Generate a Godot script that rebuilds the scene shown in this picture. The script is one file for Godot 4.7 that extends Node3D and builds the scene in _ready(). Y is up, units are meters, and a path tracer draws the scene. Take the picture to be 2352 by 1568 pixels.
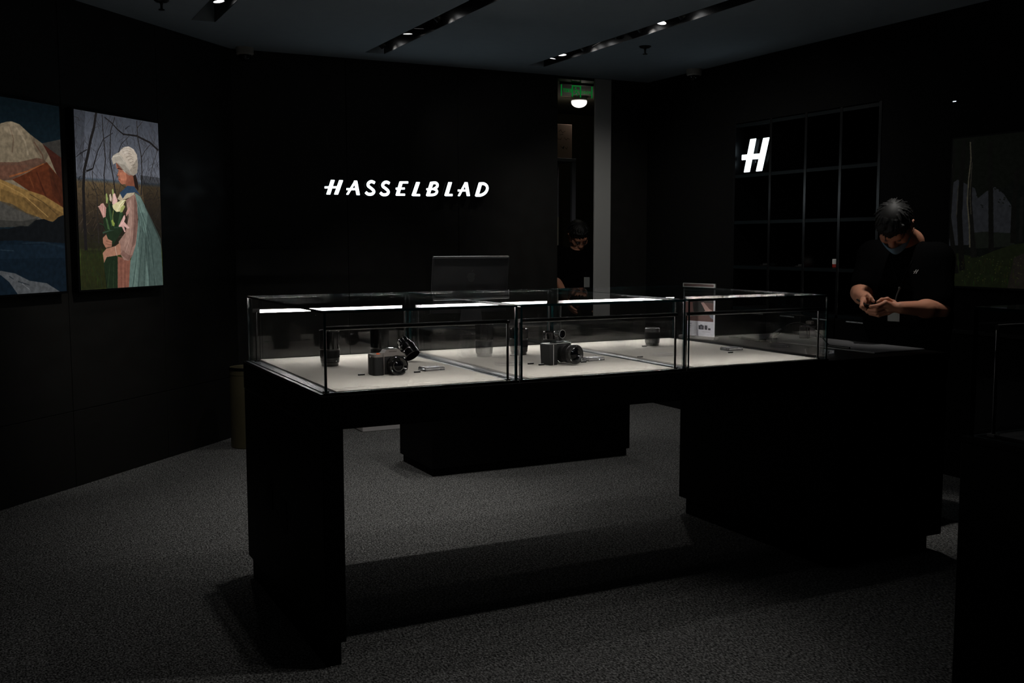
extends Node3D
# A dark camera shop: glass display table, counter, lit sign, light panels, track lights.

const CEIL := 2.767
const BACK := -7.58
const RIGHT := 5.17
const TABLE_TOP := 0.91
var M := {}
var used := {}
var rng := RandomNumberGenerator.new()


func _ready() -> void:
	rng.seed = 7
	# ---------- camera, sky, exposure
	var cam := Camera3D.new()
	cam.name = "camera"
	add_child(cam)
	cam.position = Vector3(0, 1.4, 0)
	cam.rotation_degrees = Vector3(-5.4586, -26.932, -0.0883)
	cam.fov = 36.46
	cam.near = 0.05
	cam.current = true
	var we := WorldEnvironment.new()
	we.name = "environment"
	var env := Environment.new()
	env.background_mode = Environment.BG_COLOR
	env.background_color = Color(0, 0, 0)
	env.tonemap_mode = Environment.TONE_MAPPER_LINEAR
	env.tonemap_exposure = 1.0
	env.sdfgi_enabled = true
	env.ssao_enabled = true
	env.ssil_enabled = true
	we.environment = env
	add_child(we)
	materials()
	room()
	tracks()
	left_pictures()
	woods_picture()
	wall_sign()
	shelf_unit()
	display_table()
	display_cases()
	goods()
	table_end()
	counter()
	second_cabinet()
	store_room()
	small_fittings()
	person_phone()
	person_doorway()


# ================================================================ materials
func rgb(r: int, g: int, b: int) -> Color:
	return Color(r / 255.0, g / 255.0, b / 255.0)


func mat(called: String, c: Color, rough := 0.6, metal := 0.0, spec := 0.5) -> StandardMaterial3D:
	var m := StandardMaterial3D.new()
	m.resource_name = called
	m.albedo_color = c
	m.roughness = rough
	m.metallic = metal
	m.metallic_specular = spec
	M[called] = m
	return m


func glow(called: String, c: Color, energy: float) -> StandardMaterial3D:
	var m := mat(called, Color(0, 0, 0), 0.6)
	m.emission_enabled = true
	m.emission = c
	m.emission_energy_multiplier = energy
	return m


func noise_tex(freq: float, size: int, lo: Color, hi: Color, seed_value: int, kind := FastNoiseLite.TYPE_SIMPLEX_SMOOTH, octaves := 3) -> ImageTexture:
	var f := FastNoiseLite.new()
	f.seed = seed_value
	f.noise_type = kind
	f.frequency = freq
	f.fractal_octaves = octaves
	var im := f.get_seamless_image(size, size)
	im.convert(Image.FORMAT_RGB8)
	for y in size:
		for x in size:
			var v := im.get_pixel(x, y).r
			im.set_pixel(x, y, lo.lerp(hi, smoothstep(0.15, 0.85, v)))
	im.generate_mipmaps()
	return ImageTexture.create_from_image(im)


func carpet_tex(size: int) -> ImageTexture:   # short tufts: coarse mottling, fine clumps and single fibres
	var f := FastNoiseLite.new()
	f.seed = 11
	f.frequency = 0.11
	f.fractal_octaves = 3
	var im := f.get_seamless_image(size, size)
	im.convert(Image.FORMAT_RGB8)
	var r := RandomNumberGenerator.new()
	r.seed = 77
	var fibres := Image.create(size / 3, size / 3, false, Image.FORMAT_RGB8)
	for y in size / 3:
		for x in size / 3:
			var v := r.randf()
			fibres.set_pixel(x, y, Color(v, v, v))
	fibres.resize(size, size, Image.INTERPOLATE_CUBIC)
	for y in size:
		for x in size:
			var v := smoothstep(0.2, 0.8, im.get_pixel(x, y).r) * 0.45 + fibres.get_pixel(x, y).r * 0.55
			v = 0.12 + 0.5 * v
			im.set_pixel(x, y, Color(v, v, v * 0.995))
	im.generate_mipmaps()
	return ImageTexture.create_from_image(im)


func materials() -> void:
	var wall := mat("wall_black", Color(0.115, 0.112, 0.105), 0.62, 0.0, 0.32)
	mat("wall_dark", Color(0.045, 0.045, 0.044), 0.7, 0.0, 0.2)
	mat("lacquer", Color(0.055, 0.055, 0.058), 0.25, 0.0, 0.5)
	mat("joint_black", Color(0.02, 0.02, 0.02), 0.9, 0.0, 0.1)
	wall.roughness_texture = noise_tex(0.02, 256, Color(0.75, 0.75, 0.75), Color(1, 1, 1), 3)
	wall.uv1_triplanar = true
	wall.uv1_world_triplanar = true
	var ceil_m := mat("ceiling_grey", Color(0.56, 0.6, 0.63), 0.95, 0.0, 0.1)
	ceil_m.albedo_texture = noise_tex(0.03, 256, Color(0.985, 0.985, 0.985), Color(1, 1, 1), 5)
	ceil_m.uv1_triplanar = true
	ceil_m.uv1_world_triplanar = true
	var carpet := mat("carpet", Color(1, 1, 1), 1.0, 0.0, 0.05)
	carpet.albedo_texture = carpet_tex(1024)
	carpet.uv1_triplanar = true
	carpet.uv1_world_triplanar = true
	carpet.uv1_scale = Vector3(0.9, 1.0, 0.5)
	carpet.heightmap_enabled = true
	carpet.heightmap_texture = carpet.albedo_texture
	carpet.heightmap_scale = 0.2
	mat("slot_black", Color(0.09, 0.09, 0.09), 0.35, 0.0, 0.4)
	mat("lamp_body", Color(0.03, 0.03, 0.03), 0.4, 0.3)
	glow("lamp_face", Color(1, 1, 1), 4.0)
	glow("led", Color(1.0, 0.99, 0.97), 67.0)
	glow("sign_white", Color(0.93, 0.98, 1.0), 2.2)
	mat("sign_side", Color(0.03, 0.03, 0.03), 0.6, 0.0, 0.2)
	mat("table_black", Color(0.018, 0.018, 0.018), 0.6, 0.0, 0.2)
	mat("plinth_black", Color(0.02, 0.02, 0.02), 0.7, 0.0, 0.2)
	mat("ledge_grey", Color(0.22, 0.235, 0.25), 0.4, 0.0, 0.5)
	mat("bar_black", Color(0.045, 0.045, 0.045), 0.36, 0.3, 0.5)
	var felt := mat("felt", Color(0.74, 0.725, 0.695), 1.0, 0.0, 0.1)
	felt.albedo_texture = noise_tex(0.09, 512, Color(0.96, 0.96, 0.96), Color(1, 1, 1), 21)
	felt.uv1_triplanar = true
	felt.uv1_world_triplanar = true
	felt.uv1_scale = Vector3(2, 2, 2)
	var g := mat("glass", Color(0.02, 0.03, 0.03, 0.012), 0.0)
	g.transparency = BaseMaterial3D.TRANSPARENCY_ALPHA
	mat("glass_edge", Color(0.03, 0.17, 0.18), 0.12, 0.0, 0.7)
	mat("lens_black", Color(0.045, 0.045, 0.045), 0.34, 0.0, 0.5)
	mat("lens_gloss", Color(0.02, 0.02, 0.022), 0.12, 0.0, 0.6)
	mat("rubber", Color(0.05, 0.05, 0.05), 0.75, 0.0, 0.3)
	mat("lens_glass", Color(0.012, 0.012, 0.018), 0.05, 0.0, 0.3)
	mat("cap_matte", Color(0.015, 0.015, 0.015), 0.95, 0.0, 0.06)
	mat("chrome", Color(0.75, 0.75, 0.74), 0.22, 1.0)
	mat("silver", Color(0.72, 0.72, 0.7), 0.35, 0.45, 0.6)
	mat("steel", Color(0.62, 0.62, 0.62), 0.35, 1.0)
	mat("graphite", Color(0.385, 0.36, 0.345), 0.5, 0.25, 0.5)
	mat("leather", Color(0.035, 0.035, 0.035), 0.7, 0.0, 0.4)
	mat("orange", Color(0.9, 0.36, 0.14), 0.35)
	mat("print_white", Color(0.85, 0.85, 0.84), 0.7)
	mat("print_grey", Color(0.45, 0.43, 0.45), 0.6)
	mat("plate_grey", Color(0.52, 0.51, 0.53), 0.4)
	var ac := mat("acrylic", Color(0.95, 0.95, 0.98, 0.02), 0.02)
	ac.refraction_enabled = true
	ac.refraction_scale = 0.049
	ac.transparency = BaseMaterial3D.TRANSPARENCY_ALPHA
	mat("mat_grey", Color(0.36, 0.36, 0.365), 0.9, 0.0, 0.15)
	mat("plastic_black", Color(0.02, 0.02, 0.02), 0.5, 0.0, 0.35)
	mat("aluminium", Color(0.35, 0.35, 0.36), 0.5, 0.4, 0.5)
	mat("aluminium_bright", Color(0.7, 0.69, 0.68), 0.35, 0.6)
	mat("logo_grey", Color(0.42, 0.42, 0.43), 0.3, 0.3, 0.6)
	mat("bronze", Color(0.45, 0.42, 0.32), 0.45, 0.35)
	mat("white_paint", Color(0.92, 0.9, 0.9), 0.75)
	mat("jamb_white", Color(0.62, 0.62, 0.61), 0.85)
	mat("device_grey", Color(0.55, 0.54, 0.52), 0.6)
	mat("dome_dark", Color(0.02, 0.02, 0.02), 0.1)
	mat("olive_wall", Color(0.22, 0.21, 0.15), 0.9)
	mat("cardboard", Color(0.72, 0.6, 0.54), 0.9)
	mat("ink", Color(0.1, 0.08, 0.08), 0.9)
	mat("rack_grey", Color(0.5, 0.5, 0.53), 0.6)
	mat("paper", Color(0.6, 0.58, 0.52), 0.9)
	mat("bezel", Color(0.012, 0.012, 0.012), 0.55, 0.0, 0.3)
	glow("exit_green", Color(0.0, 0.42, 0.14), 0.75)
	glow("store_lamp", Color(1.0, 0.98, 0.94), 1.6)
	glow("status_white", Color(0.9, 0.95, 1.0), 1.4)
	var skin := mat("skin", Color(0.72, 0.5, 0.4), 0.55, 0.0, 0.4)
	skin.subsurf_scatter_enabled = true
	skin.subsurf_scatter_strength = 0.08
	mat("nail", Color(0.85, 0.66, 0.6), 0.3)
	mat("hair", Color(0.045, 0.042, 0.038), 0.62, 0.0, 0.4)
	mat("shirt", Color(0.028, 0.028, 0.03), 0.95, 0.0, 0.1)
	mat("trousers", Color(0.03, 0.03, 0.034), 0.95, 0.0, 0.1)
	mat("shoe", Color(0.03, 0.03, 0.03), 0.5)
	mat("mask_blue", Color(0.45, 0.6, 0.7), 0.9, 0.0, 0.1)
	mat("loop_white", Color(0.6, 0.58, 0.55), 0.8)
	mat("cord_dark", Color(0.08, 0.08, 0.085), 0.8, 0.0, 0.2)
	mat("badge_clear", Color(0.55, 0.56, 0.55), 0.25)
	mat("eye_white", Color(0.3, 0.27, 0.25), 0.3)
	mat("frame_black", Color(0.02, 0.02, 0.02), 0.2)
	mat("red", Color(0.6, 0.12, 0.06), 0.5)
	mat("shelf_edge", Color(0.04, 0.068, 0.076), 0.4, 0.0, 0.3)


# ================================================================ building helpers
class B:
	var st := SurfaceTool.new()
	var xf := Transform3D.IDENTITY

	func _init() -> void:
		st.begin(Mesh.PRIMITIVE_TRIANGLES)

	func tri(a: Vector3, b: Vector3, c: Vector3, g := 4294967295) -> void:   # counter-clockwise as seen from outside
		st.set_smooth_group(g)
		st.add_vertex(xf * a)
		st.set_smooth_group(g)
		st.add_vertex(xf * c)
		st.set_smooth_group(g)
		st.add_vertex(xf * b)

	func quad(a: Vector3, b: Vector3, c: Vector3, d: Vector3, g := 4294967295) -> void:
		tri(a, b, c, g)
		tri(a, c, d, g)

	func box(lo: Vector3, hi: Vector3, bev := 0.0) -> B:
		if bev <= 0.0:
			var p := []
			for i in 8:
				p.append(Vector3(hi.x if i & 1 else lo.x, hi.y if i & 2 else lo.y, hi.z if i & 4 else lo.z))
			for f in [[0, 4, 6, 2], [1, 3, 7, 5], [0, 1, 5, 4], [2, 6, 7, 3], [0, 2, 3, 1], [4, 5, 7, 6]]:
				quad(p[f[0]], p[f[1]], p[f[2]], p[f[3]])
			return self
		bev = minf(bev, minf((hi.x - lo.x), minf(hi.y - lo.y, hi.z - lo.z)) * 0.49)
		var c := (lo + hi) / 2.0
		var h := (hi - lo) / 2.0
		var pt := func(s: Vector3, ax: int) -> Vector3:
			var q := h - Vector3(bev, bev, bev)
			q[ax] = h[ax]
			return c + s * q
		for ax in 3:
			var u := (ax + 1) % 3
			var v := (ax + 2) % 3
			for sg in [-1.0, 1.0]:
				var k := []
				for cc in [[-1.0, -1.0], [1.0, -1.0], [1.0, 1.0], [-1.0, 1.0]]:
					var s := Vector3.ZERO
					s[ax] = sg
					s[u] = cc[0]
					s[v] = cc[1]
					k.append(pt.call(s, ax))
				if sg > 0:
					quad(k[0], k[1], k[2], k[3])
				else:
					quad(k[3], k[2], k[1], k[0])
			for su in [-1.0, 1.0]:
				for sv in [-1.0, 1.0]:
					var s1 := Vector3.ZERO
					s1[ax] = -1.0
					s1[u] = su
					s1[v] = sv
					var s2 := s1
					s2[ax] = 1.0
					var a: Vector3 = pt.call(s1, u)
					var b: Vector3 = pt.call(s2, u)
					var cc2: Vector3 = pt.call(s2, v)
					var d: Vector3 = pt.call(s1, v)
					if su * sv > 0:
						quad(d, cc2, b, a)
					else:
						quad(a, b, cc2, d)
		for i in 8:
			var s := Vector3(1.0 if i & 1 else -1.0, 1.0 if i & 2 else -1.0, 1.0 if i & 4 else -1.0)
			var a2: Vector3 = pt.call(s, 0)
			var b2: Vector3 = pt.call(s, 1)
			var c2: Vector3 = pt.call(s, 2)
			if s.x * s.y * s.z > 0:
				tri(a2, b2, c2)
			else:
				tri(c2, b2, a2)
		return self

	func lathe(profile: Array, seg := 32, closed := false) -> B:   # [radius, height] pairs going up the outside
		var n := profile.size()
		for j in (n if closed else n - 1):
			var p0: Array = profile[j]
			var p1: Array = profile[(j + 1) % n]
			for i in seg:
				var t0 := TAU * i / seg
				var t1 := TAU * (i + 1) / seg
				if i + 1 == seg:
					t1 = 0.0
				var a := Vector3(cos(t0) * p0[0], p0[1], sin(t0) * p0[0])
				var b := Vector3(cos(t1) * p0[0], p0[1], sin(t1) * p0[0])
				var c := Vector3(cos(t1) * p1[0], p1[1], sin(t1) * p1[0])
				var d := Vector3(cos(t0) * p1[0], p1[1], sin(t0) * p1[0])
				if p0[0] > 1e-6:
					tri(a, c, b, j + 1)
				if p1[0] > 1e-6:
					tri(a, d, c, j + 1)
		return self

	func tube(pts: Array, r: float, seg := 10, caps := true, r_end := -1.0) -> B:
		var n := pts.size()
		var ref := Vector3.UP
		var rings := []
		for i in n:
			var t: Vector3 = (pts[mini(i + 1, n - 1)] - pts[maxi(i - 1, 0)]).normalized()
			if absf(t.dot(ref)) > 0.95:
				ref = Vector3.RIGHT if absf(t.x) < 0.8 else Vector3.BACK
			var x := ref.cross(t).normalized()
			var y := t.cross(x)
			var rr := r if r_end < 0 else lerpf(r, r_end, float(i) / (n - 1))
			var ring := []
			for k in seg:
				var a := TAU * k / seg
				ring.append(pts[i] + (x * cos(a) + y * sin(a)) * rr)
			rings.append(ring)
			ref = y
		for i in n - 1:
			for k in seg:
				var k2 := (k + 1) % seg
				quad(rings[i][k], rings[i][k2], rings[i + 1][k2], rings[i + 1][k], 1)
		if caps:
			for k in seg:
				var k2 := (k + 1) % seg
				tri(pts[0], rings[0][k2], rings[0][k])
				tri(pts[n - 1], rings[n - 1][k], rings[n - 1][k2])
		return self

	func prism(poly: PackedVector2Array, z0: float, z1: float, front := true, sides := true) -> B:   # outline in x,y pushed out along z
		var p := poly
		if Geometry2D.is_polygon_clockwise(p):
			p = p.duplicate()
			p.reverse()
		var ix := Geometry2D.triangulate_polygon(p)
		if front:
			for i in range(0, ix.size(), 3):
				var a := p[ix[i]]
				var b := p[ix[i + 1]]
				var c := p[ix[i + 2]]
				if (b - a).cross(c - a) < 0:
					var s := b
					b = c
					c = s
				tri(Vector3(a.x, a.y, z1), Vector3(b.x, b.y, z1), Vector3(c.x, c.y, z1))
				tri(Vector3(a.x, a.y, z0), Vector3(c.x, c.y, z0), Vector3(b.x, b.y, z0))
		if sides:
			for i in p.size():
				var a := p[i]
				var b := p[(i + 1) % p.size()]
				quad(Vector3(a.x, a.y, z0), Vector3(b.x, b.y, z0), Vector3(b.x, b.y, z1), Vector3(a.x, a.y, z1))
		return self

	func ball(c: Vector3, r: Vector3, seg := 20, rows := 12) -> B:
		var old := xf
		xf = old * Transform3D(Basis.from_scale(r), c)
		var prof := []
		for i in rows + 1:
			var a := -PI / 2 + PI * i / rows
			prof.append([maxf(0.0, cos(a)) if i > 0 and i < rows else 0.0, sin(a)])
		for j in rows:
			for i in seg:
				var t0 := TAU * i / seg
				var t1 := TAU * ((i + 1) % seg) / seg
				var p0: Array = prof[j]
				var p1: Array = prof[j + 1]
				var a := Vector3(cos(t0) * p0[0], p0[1], sin(t0) * p0[0])
				var b := Vector3(cos(t1) * p0[0], p0[1], sin(t1) * p0[0])
				var c2 := Vector3(cos(t1) * p1[0], p1[1], sin(t1) * p1[0])
				var d := Vector3(cos(t0) * p1[0], p1[1], sin(t0) * p1[0])
				if p0[0] > 0:
					tri(a, c2, b, 1)
				if p1[0] > 0:
					tri(a, d, c2, 1)
		xf = old
		return self

	func at(t: Transform3D) -> B:
		xf = t
		return self


func free_name(called: String) -> String:
	if not used.has(called):
		used[called] = 0
		return called
	used[called] += 1
	return "%s_%03d" % [called, used[called]]


func mesh_of(b: B) -> ArrayMesh:
	b.st.generate_normals()
	return b.st.commit()


func put(called: String, b: B, m: String, parent: Node = null, smooth_mesh: ArrayMesh = null) -> MeshInstance3D:
	var o := MeshInstance3D.new()
	o.mesh = smooth_mesh if smooth_mesh else mesh_of(b)
	o.mesh.surface_set_material(0, M[m])
	if parent:
		o.name = called
		parent.add_child(o, true)
	else:
		o.name = free_name(called)
		add_child(o, true)
	return o


func put_mesh(called: String, mesh: ArrayMesh, m: String, parent: Node = null) -> MeshInstance3D:
	return put(called, null, m, parent, mesh)


func thing(called: String, label: String, category: String, at := Vector3.ZERO, turn := 0.0, group := "") -> Node3D:
	var o := Node3D.new()
	o.name = free_name(called)
	add_child(o, true)
	o.position = at
	o.rotation.y = turn
	tag(o, label, category, group)
	return o


func tag(o: Node, label: String, category: String, group := "") -> Node:
	o.set_meta("label", label)
	o.set_meta("category", category)
	if group:
		o.set_meta("group", group)
	return o


func structure(o: Node, label: String) -> Node:
	o.set_meta("kind", "structure")
	o.set_meta("label", label)
	o.set_meta("category", o.name.to_lower().split("_")[0])
	return o


func bx(x0: float, y0: float, z0: float, x1: float, y1: float, z1: float, bev := 0.0) -> B:
	return B.new().box(Vector3(x0, y0, z0), Vector3(x1, y1, z1), bev)


func copy_of(o: Node3D, label: String) -> Node3D:
	var c: Node3D = o.duplicate()
	c.name = free_name(o.name)
	add_child(c, true)
	c.set_meta("label", label)
	return c


func stroke_polys(spec: Array) -> Array:   # [half width, x, y, x, y ...] in millimetres -> rounded outlines in metres
	var out := []
	for s in spec:
		var line := PackedVector2Array()
		for i in range(1, s.size(), 2):
			line.append(Vector2(s[i], s[i + 1]))
		if line.size() >= 5:   # a curved stroke: round it through its points
			var fine := PackedVector2Array()
			for i in line.size() - 1:
				for k in 5:
					fine.append(line[i].cubic_interpolate(line[i + 1], line[maxi(i - 1, 0)], line[mini(i + 2, line.size() - 1)], k / 5.0))
			fine.append(line[line.size() - 1])
			line = fine
		var hw := absf(s[0])
		var r := minf(4.0, hw * 0.45)
		var shapes := []
		if s[0] < 0:   # an upright stem, cut level at both ends
			var d := line[1] - line[0]
			var hx := Vector2(hw * d.length() / maxf(absf(d.y), 0.001) - r, 0)
			shapes = [PackedVector2Array([line[0] - hx, line[0] + hx, line[1] + hx, line[1] - hx])]
			if Geometry2D.is_polygon_clockwise(shapes[0]):
				shapes[0].reverse()
		else:
			shapes = Geometry2D.offset_polyline(line, hw - r, Geometry2D.JOIN_ROUND, Geometry2D.END_BUTT)
		for p in shapes:
			for q in Geometry2D.offset_polygon(p, r, Geometry2D.JOIN_ROUND):
				if Geometry2D.is_polygon_clockwise(q):
					continue
				var m := PackedVector2Array()
				for v in q:
					m.append(v * 0.001)
				out.append(m)
	return out


func spot(at: Vector3, toward: Vector3, energy: float, angle: float, c := Color(1, 0.985, 0.96), size := 0.03, soft := 0.6) -> void:
	var l := SpotLight3D.new()
	l.name = free_name("spot_light")
	add_child(l, true)
	var d := (toward - at).normalized()
	l.look_at_from_position(at, at + d, Vector3.FORWARD if absf(d.y) > 0.95 else Vector3.UP)
	l.light_energy = energy
	l.light_color = c
	l.spot_angle = angle
	l.spot_angle_attenuation = soft
	l.spot_range = 14.0
	l.spot_attenuation = 2.0
	l.light_size = size
	l.shadow_enabled = true


func area(at: Vector3, toward: Vector3, size: Vector2, energy: float, c: Color, up := Vector3.UP) -> void:
	var l := AreaLight3D.new()
	l.name = free_name("area_light")
	add_child(l, true)
	l.look_at_from_position(at, at + toward, up)
	l.area_size = size
	l.light_energy = energy
	l.light_color = c
	l.shadow_enabled = true
	l.area_range = 12.0


func omni(at: Vector3, energy: float, c: Color, size: float) -> void:
	var l := OmniLight3D.new()
	l.name = free_name("omni_light")
	add_child(l, true)
	l.position = at
	l.light_energy = energy
	l.light_color = c
	l.light_size = size
	l.omni_range = 12.0
	l.omni_attenuation = 2.0
	l.shadow_enabled = true


# ================================================================ painted prints
func filled(im: Image, flat: Array, c: Color) -> void:   # a filled outline; coordinates in thousandths of the picture
	var w := im.get_width()
	var h := im.get_height()
	var n := flat.size() / 2
	var p := PackedVector2Array()
	for i in n:
		p.append(Vector2(flat[2 * i] * w / 1000.0, flat[2 * i + 1] * h / 1000.0))
	fill_px(im, p, c)


func fill_px(im: Image, p: PackedVector2Array, c: Color) -> void:
	var w := im.get_width()
	var h := im.get_height()
	var lo := 1e9
	var hi := -1e9
	for q in p:
		lo = minf(lo, q.y)
		hi = maxf(hi, q.y)
	for y in range(maxi(0, int(lo)), mini(h, int(hi) + 1)):
		var yy := y + 0.5
		var xs := []
		for i in p.size():
			var a := p[i]
			var b := p[(i + 1) % p.size()]
			if (a.y <= yy) != (b.y <= yy):
				xs.append(a.x + (yy - a.y) * (b.x - a.x) / (b.y - a.y))
		xs.sort()
		for k in range(0, xs.size() - 1, 2):
			var x0 := clampi(roundi(xs[k]), 0, w)
			var x1 := clampi(roundi(xs[k + 1]), 0, w)
			if x1 > x0:
				im.fill_rect(Rect2i(x0, y, x1 - x0, 1), c)


func brush(im: Image, flat: Array, w0: float, w1: float, c: Color) -> void:   # a stroke of changing width, in thousandths of the height / 1.5
	var w := im.get_width()
	var h := im.get_height()
	var n := flat.size() / 2
	var ctr := PackedVector2Array()
	for i in n:
		ctr.append(Vector2(flat[2 * i] * w / 1000.0, flat[2 * i + 1] * h / 1000.0))
	var k := h / 1000.0 * 0.66 / 2.0
	var a := PackedVector2Array()
	var b := PackedVector2Array()
	for i in n:
		var t := (ctr[mini(i + 1, n - 1)] - ctr[maxi(i - 1, 0)]).normalized()
		var nn := Vector2(-t.y, t.x) * maxf(0.5, lerpf(w0, w1, float(i) / (n - 1)) * k)
		a.append(ctr[i] + nn)
		b.append(ctr[i] - nn)
	for i in n - 1:
		fill_px(im, PackedVector2Array([a[i], a[i + 1], b[i + 1], b[i]]), c)


func tint(im: Image, flat: Array, c: Color, amount: float) -> void:   # a translucent wash inside an outline
	var w := im.get_width()
	var h := im.get_height()
	var p := PackedVector2Array()
	var lo := Vector2(1e9, 1e9)
	var hi := -lo
	for i in flat.size() / 2:
		p.append(Vector2(flat[2 * i] * w / 1000.0, flat[2 * i + 1] * h / 1000.0))
		lo = lo.min(p[i])
		hi = hi.max(p[i])
	for y in range(maxi(0, int(lo.y)), mini(h, int(hi.y) + 1)):
		for x in range(maxi(0, int(lo.x)), mini(w, int(hi.x) + 1)):
			if Geometry2D.is_point_in_polygon(Vector2(x + 0.5, y + 0.5), p):
				im.set_pixel(x, y, im.get_pixel(x, y).lerp(c, amount))


func soften(im: Image, share: float) -> void:
	var w := im.get_width()
	var h := im.get_height()
	im.resize(int(w * share), int(h * share), Image.INTERPOLATE_LANCZOS)
	im.resize(w, h, Image.INTERPOLATE_CUBIC)


func ramp(im: Image, stops: Array) -> void:
	var h := im.get_height()
	for y in h:
		var v := float(y) / h
		for i in stops.size() - 1:
			if v >= stops[i][0] and v <= stops[i + 1][0]:
				var c: Color = stops[i][1].lerp(stops[i + 1][1], (v - stops[i][0]) / maxf(1e-4, stops[i + 1][0] - stops[i][0]))
				im.fill_rect(Rect2i(0, y, im.get_width(), 1), c)


func finish(im: Image, amount: float, seed_value: int) -> ImageTexture:   # a slight softening and a mottled grain
	var w := im.get_width()
	var h := im.get_height()
	soften(im, 0.6)
	var f := FastNoiseLite.new()
	f.seed = seed_value
	f.frequency = 0.045
	f.fractal_octaves = 5
	for y in h:
		for x in w:
			var k := 1.0 + amount * f.get_noise_2d(x, y)
			var c := im.get_pixel(x, y)
			im.set_pixel(x, y, Color(c.r * k, c.g * k, c.b * k))
	im.generate_mipmaps()
	return ImageTexture.create_from_image(im)


func twigs(im: Image, count: int, y0: int, y1: int, c: Color, seed_value: int, up: bool) -> void:
	var r := RandomNumberGenerator.new()
	r.seed = seed_value
	for i in count:
		var x := r.randf_range(-20, 1020)
		var y := r.randf_range(y0, y1)
		var dx := r.randf_range(-90, 90)
		var dy := r.randf_range(-110, -20) if up else r.randf_range(-70, 70)
		var q := [int(x), int(y), int(x + dx * 0.5 + r.randf_range(-12, 12)), int(y + dy * 0.5), int(x + dx), int(y + dy)]
		brush(im, q, r.randf_range(2.0, 3.6), 1.2, c.lerp(rgb(60, 60, 64), r.randf() * 0.4))


func lit_screen(called: String, tex: ImageTexture, strength: float) -> void:
	var m := mat(called, Color(0.01, 0.01, 0.01), 0.5, 0.0, 0.2)
	m.emission_enabled = true
	m.emission_texture = tex
	m.emission = Color(1, 1, 1)
	m.emission_operator = BaseMaterial3D.EMISSION_OP_MULTIPLY
	m.emission_energy_multiplier = strength


func screen_mesh(x0: float, y0: float, x1: float, y1: float, z: float) -> ArrayMesh:   # a flat face towards +z with the picture upright
	var st := SurfaceTool.new()
	st.begin(Mesh.PRIMITIVE_TRIANGLES)
	var c := [Vector3(x0, y0, z), Vector3(x1, y0, z), Vector3(x1, y1, z), Vector3(x0, y1, z)]
	var uv := [Vector2(0, 1), Vector2(1, 1), Vector2(1, 0), Vector2(0, 0)]
	for i in [0, 2, 1, 0, 3, 2]:
		st.set_normal(Vector3(0, 0, 1))
		st.set_uv(uv[i])
		st.add_vertex(c[i])
	return st.commit()


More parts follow.
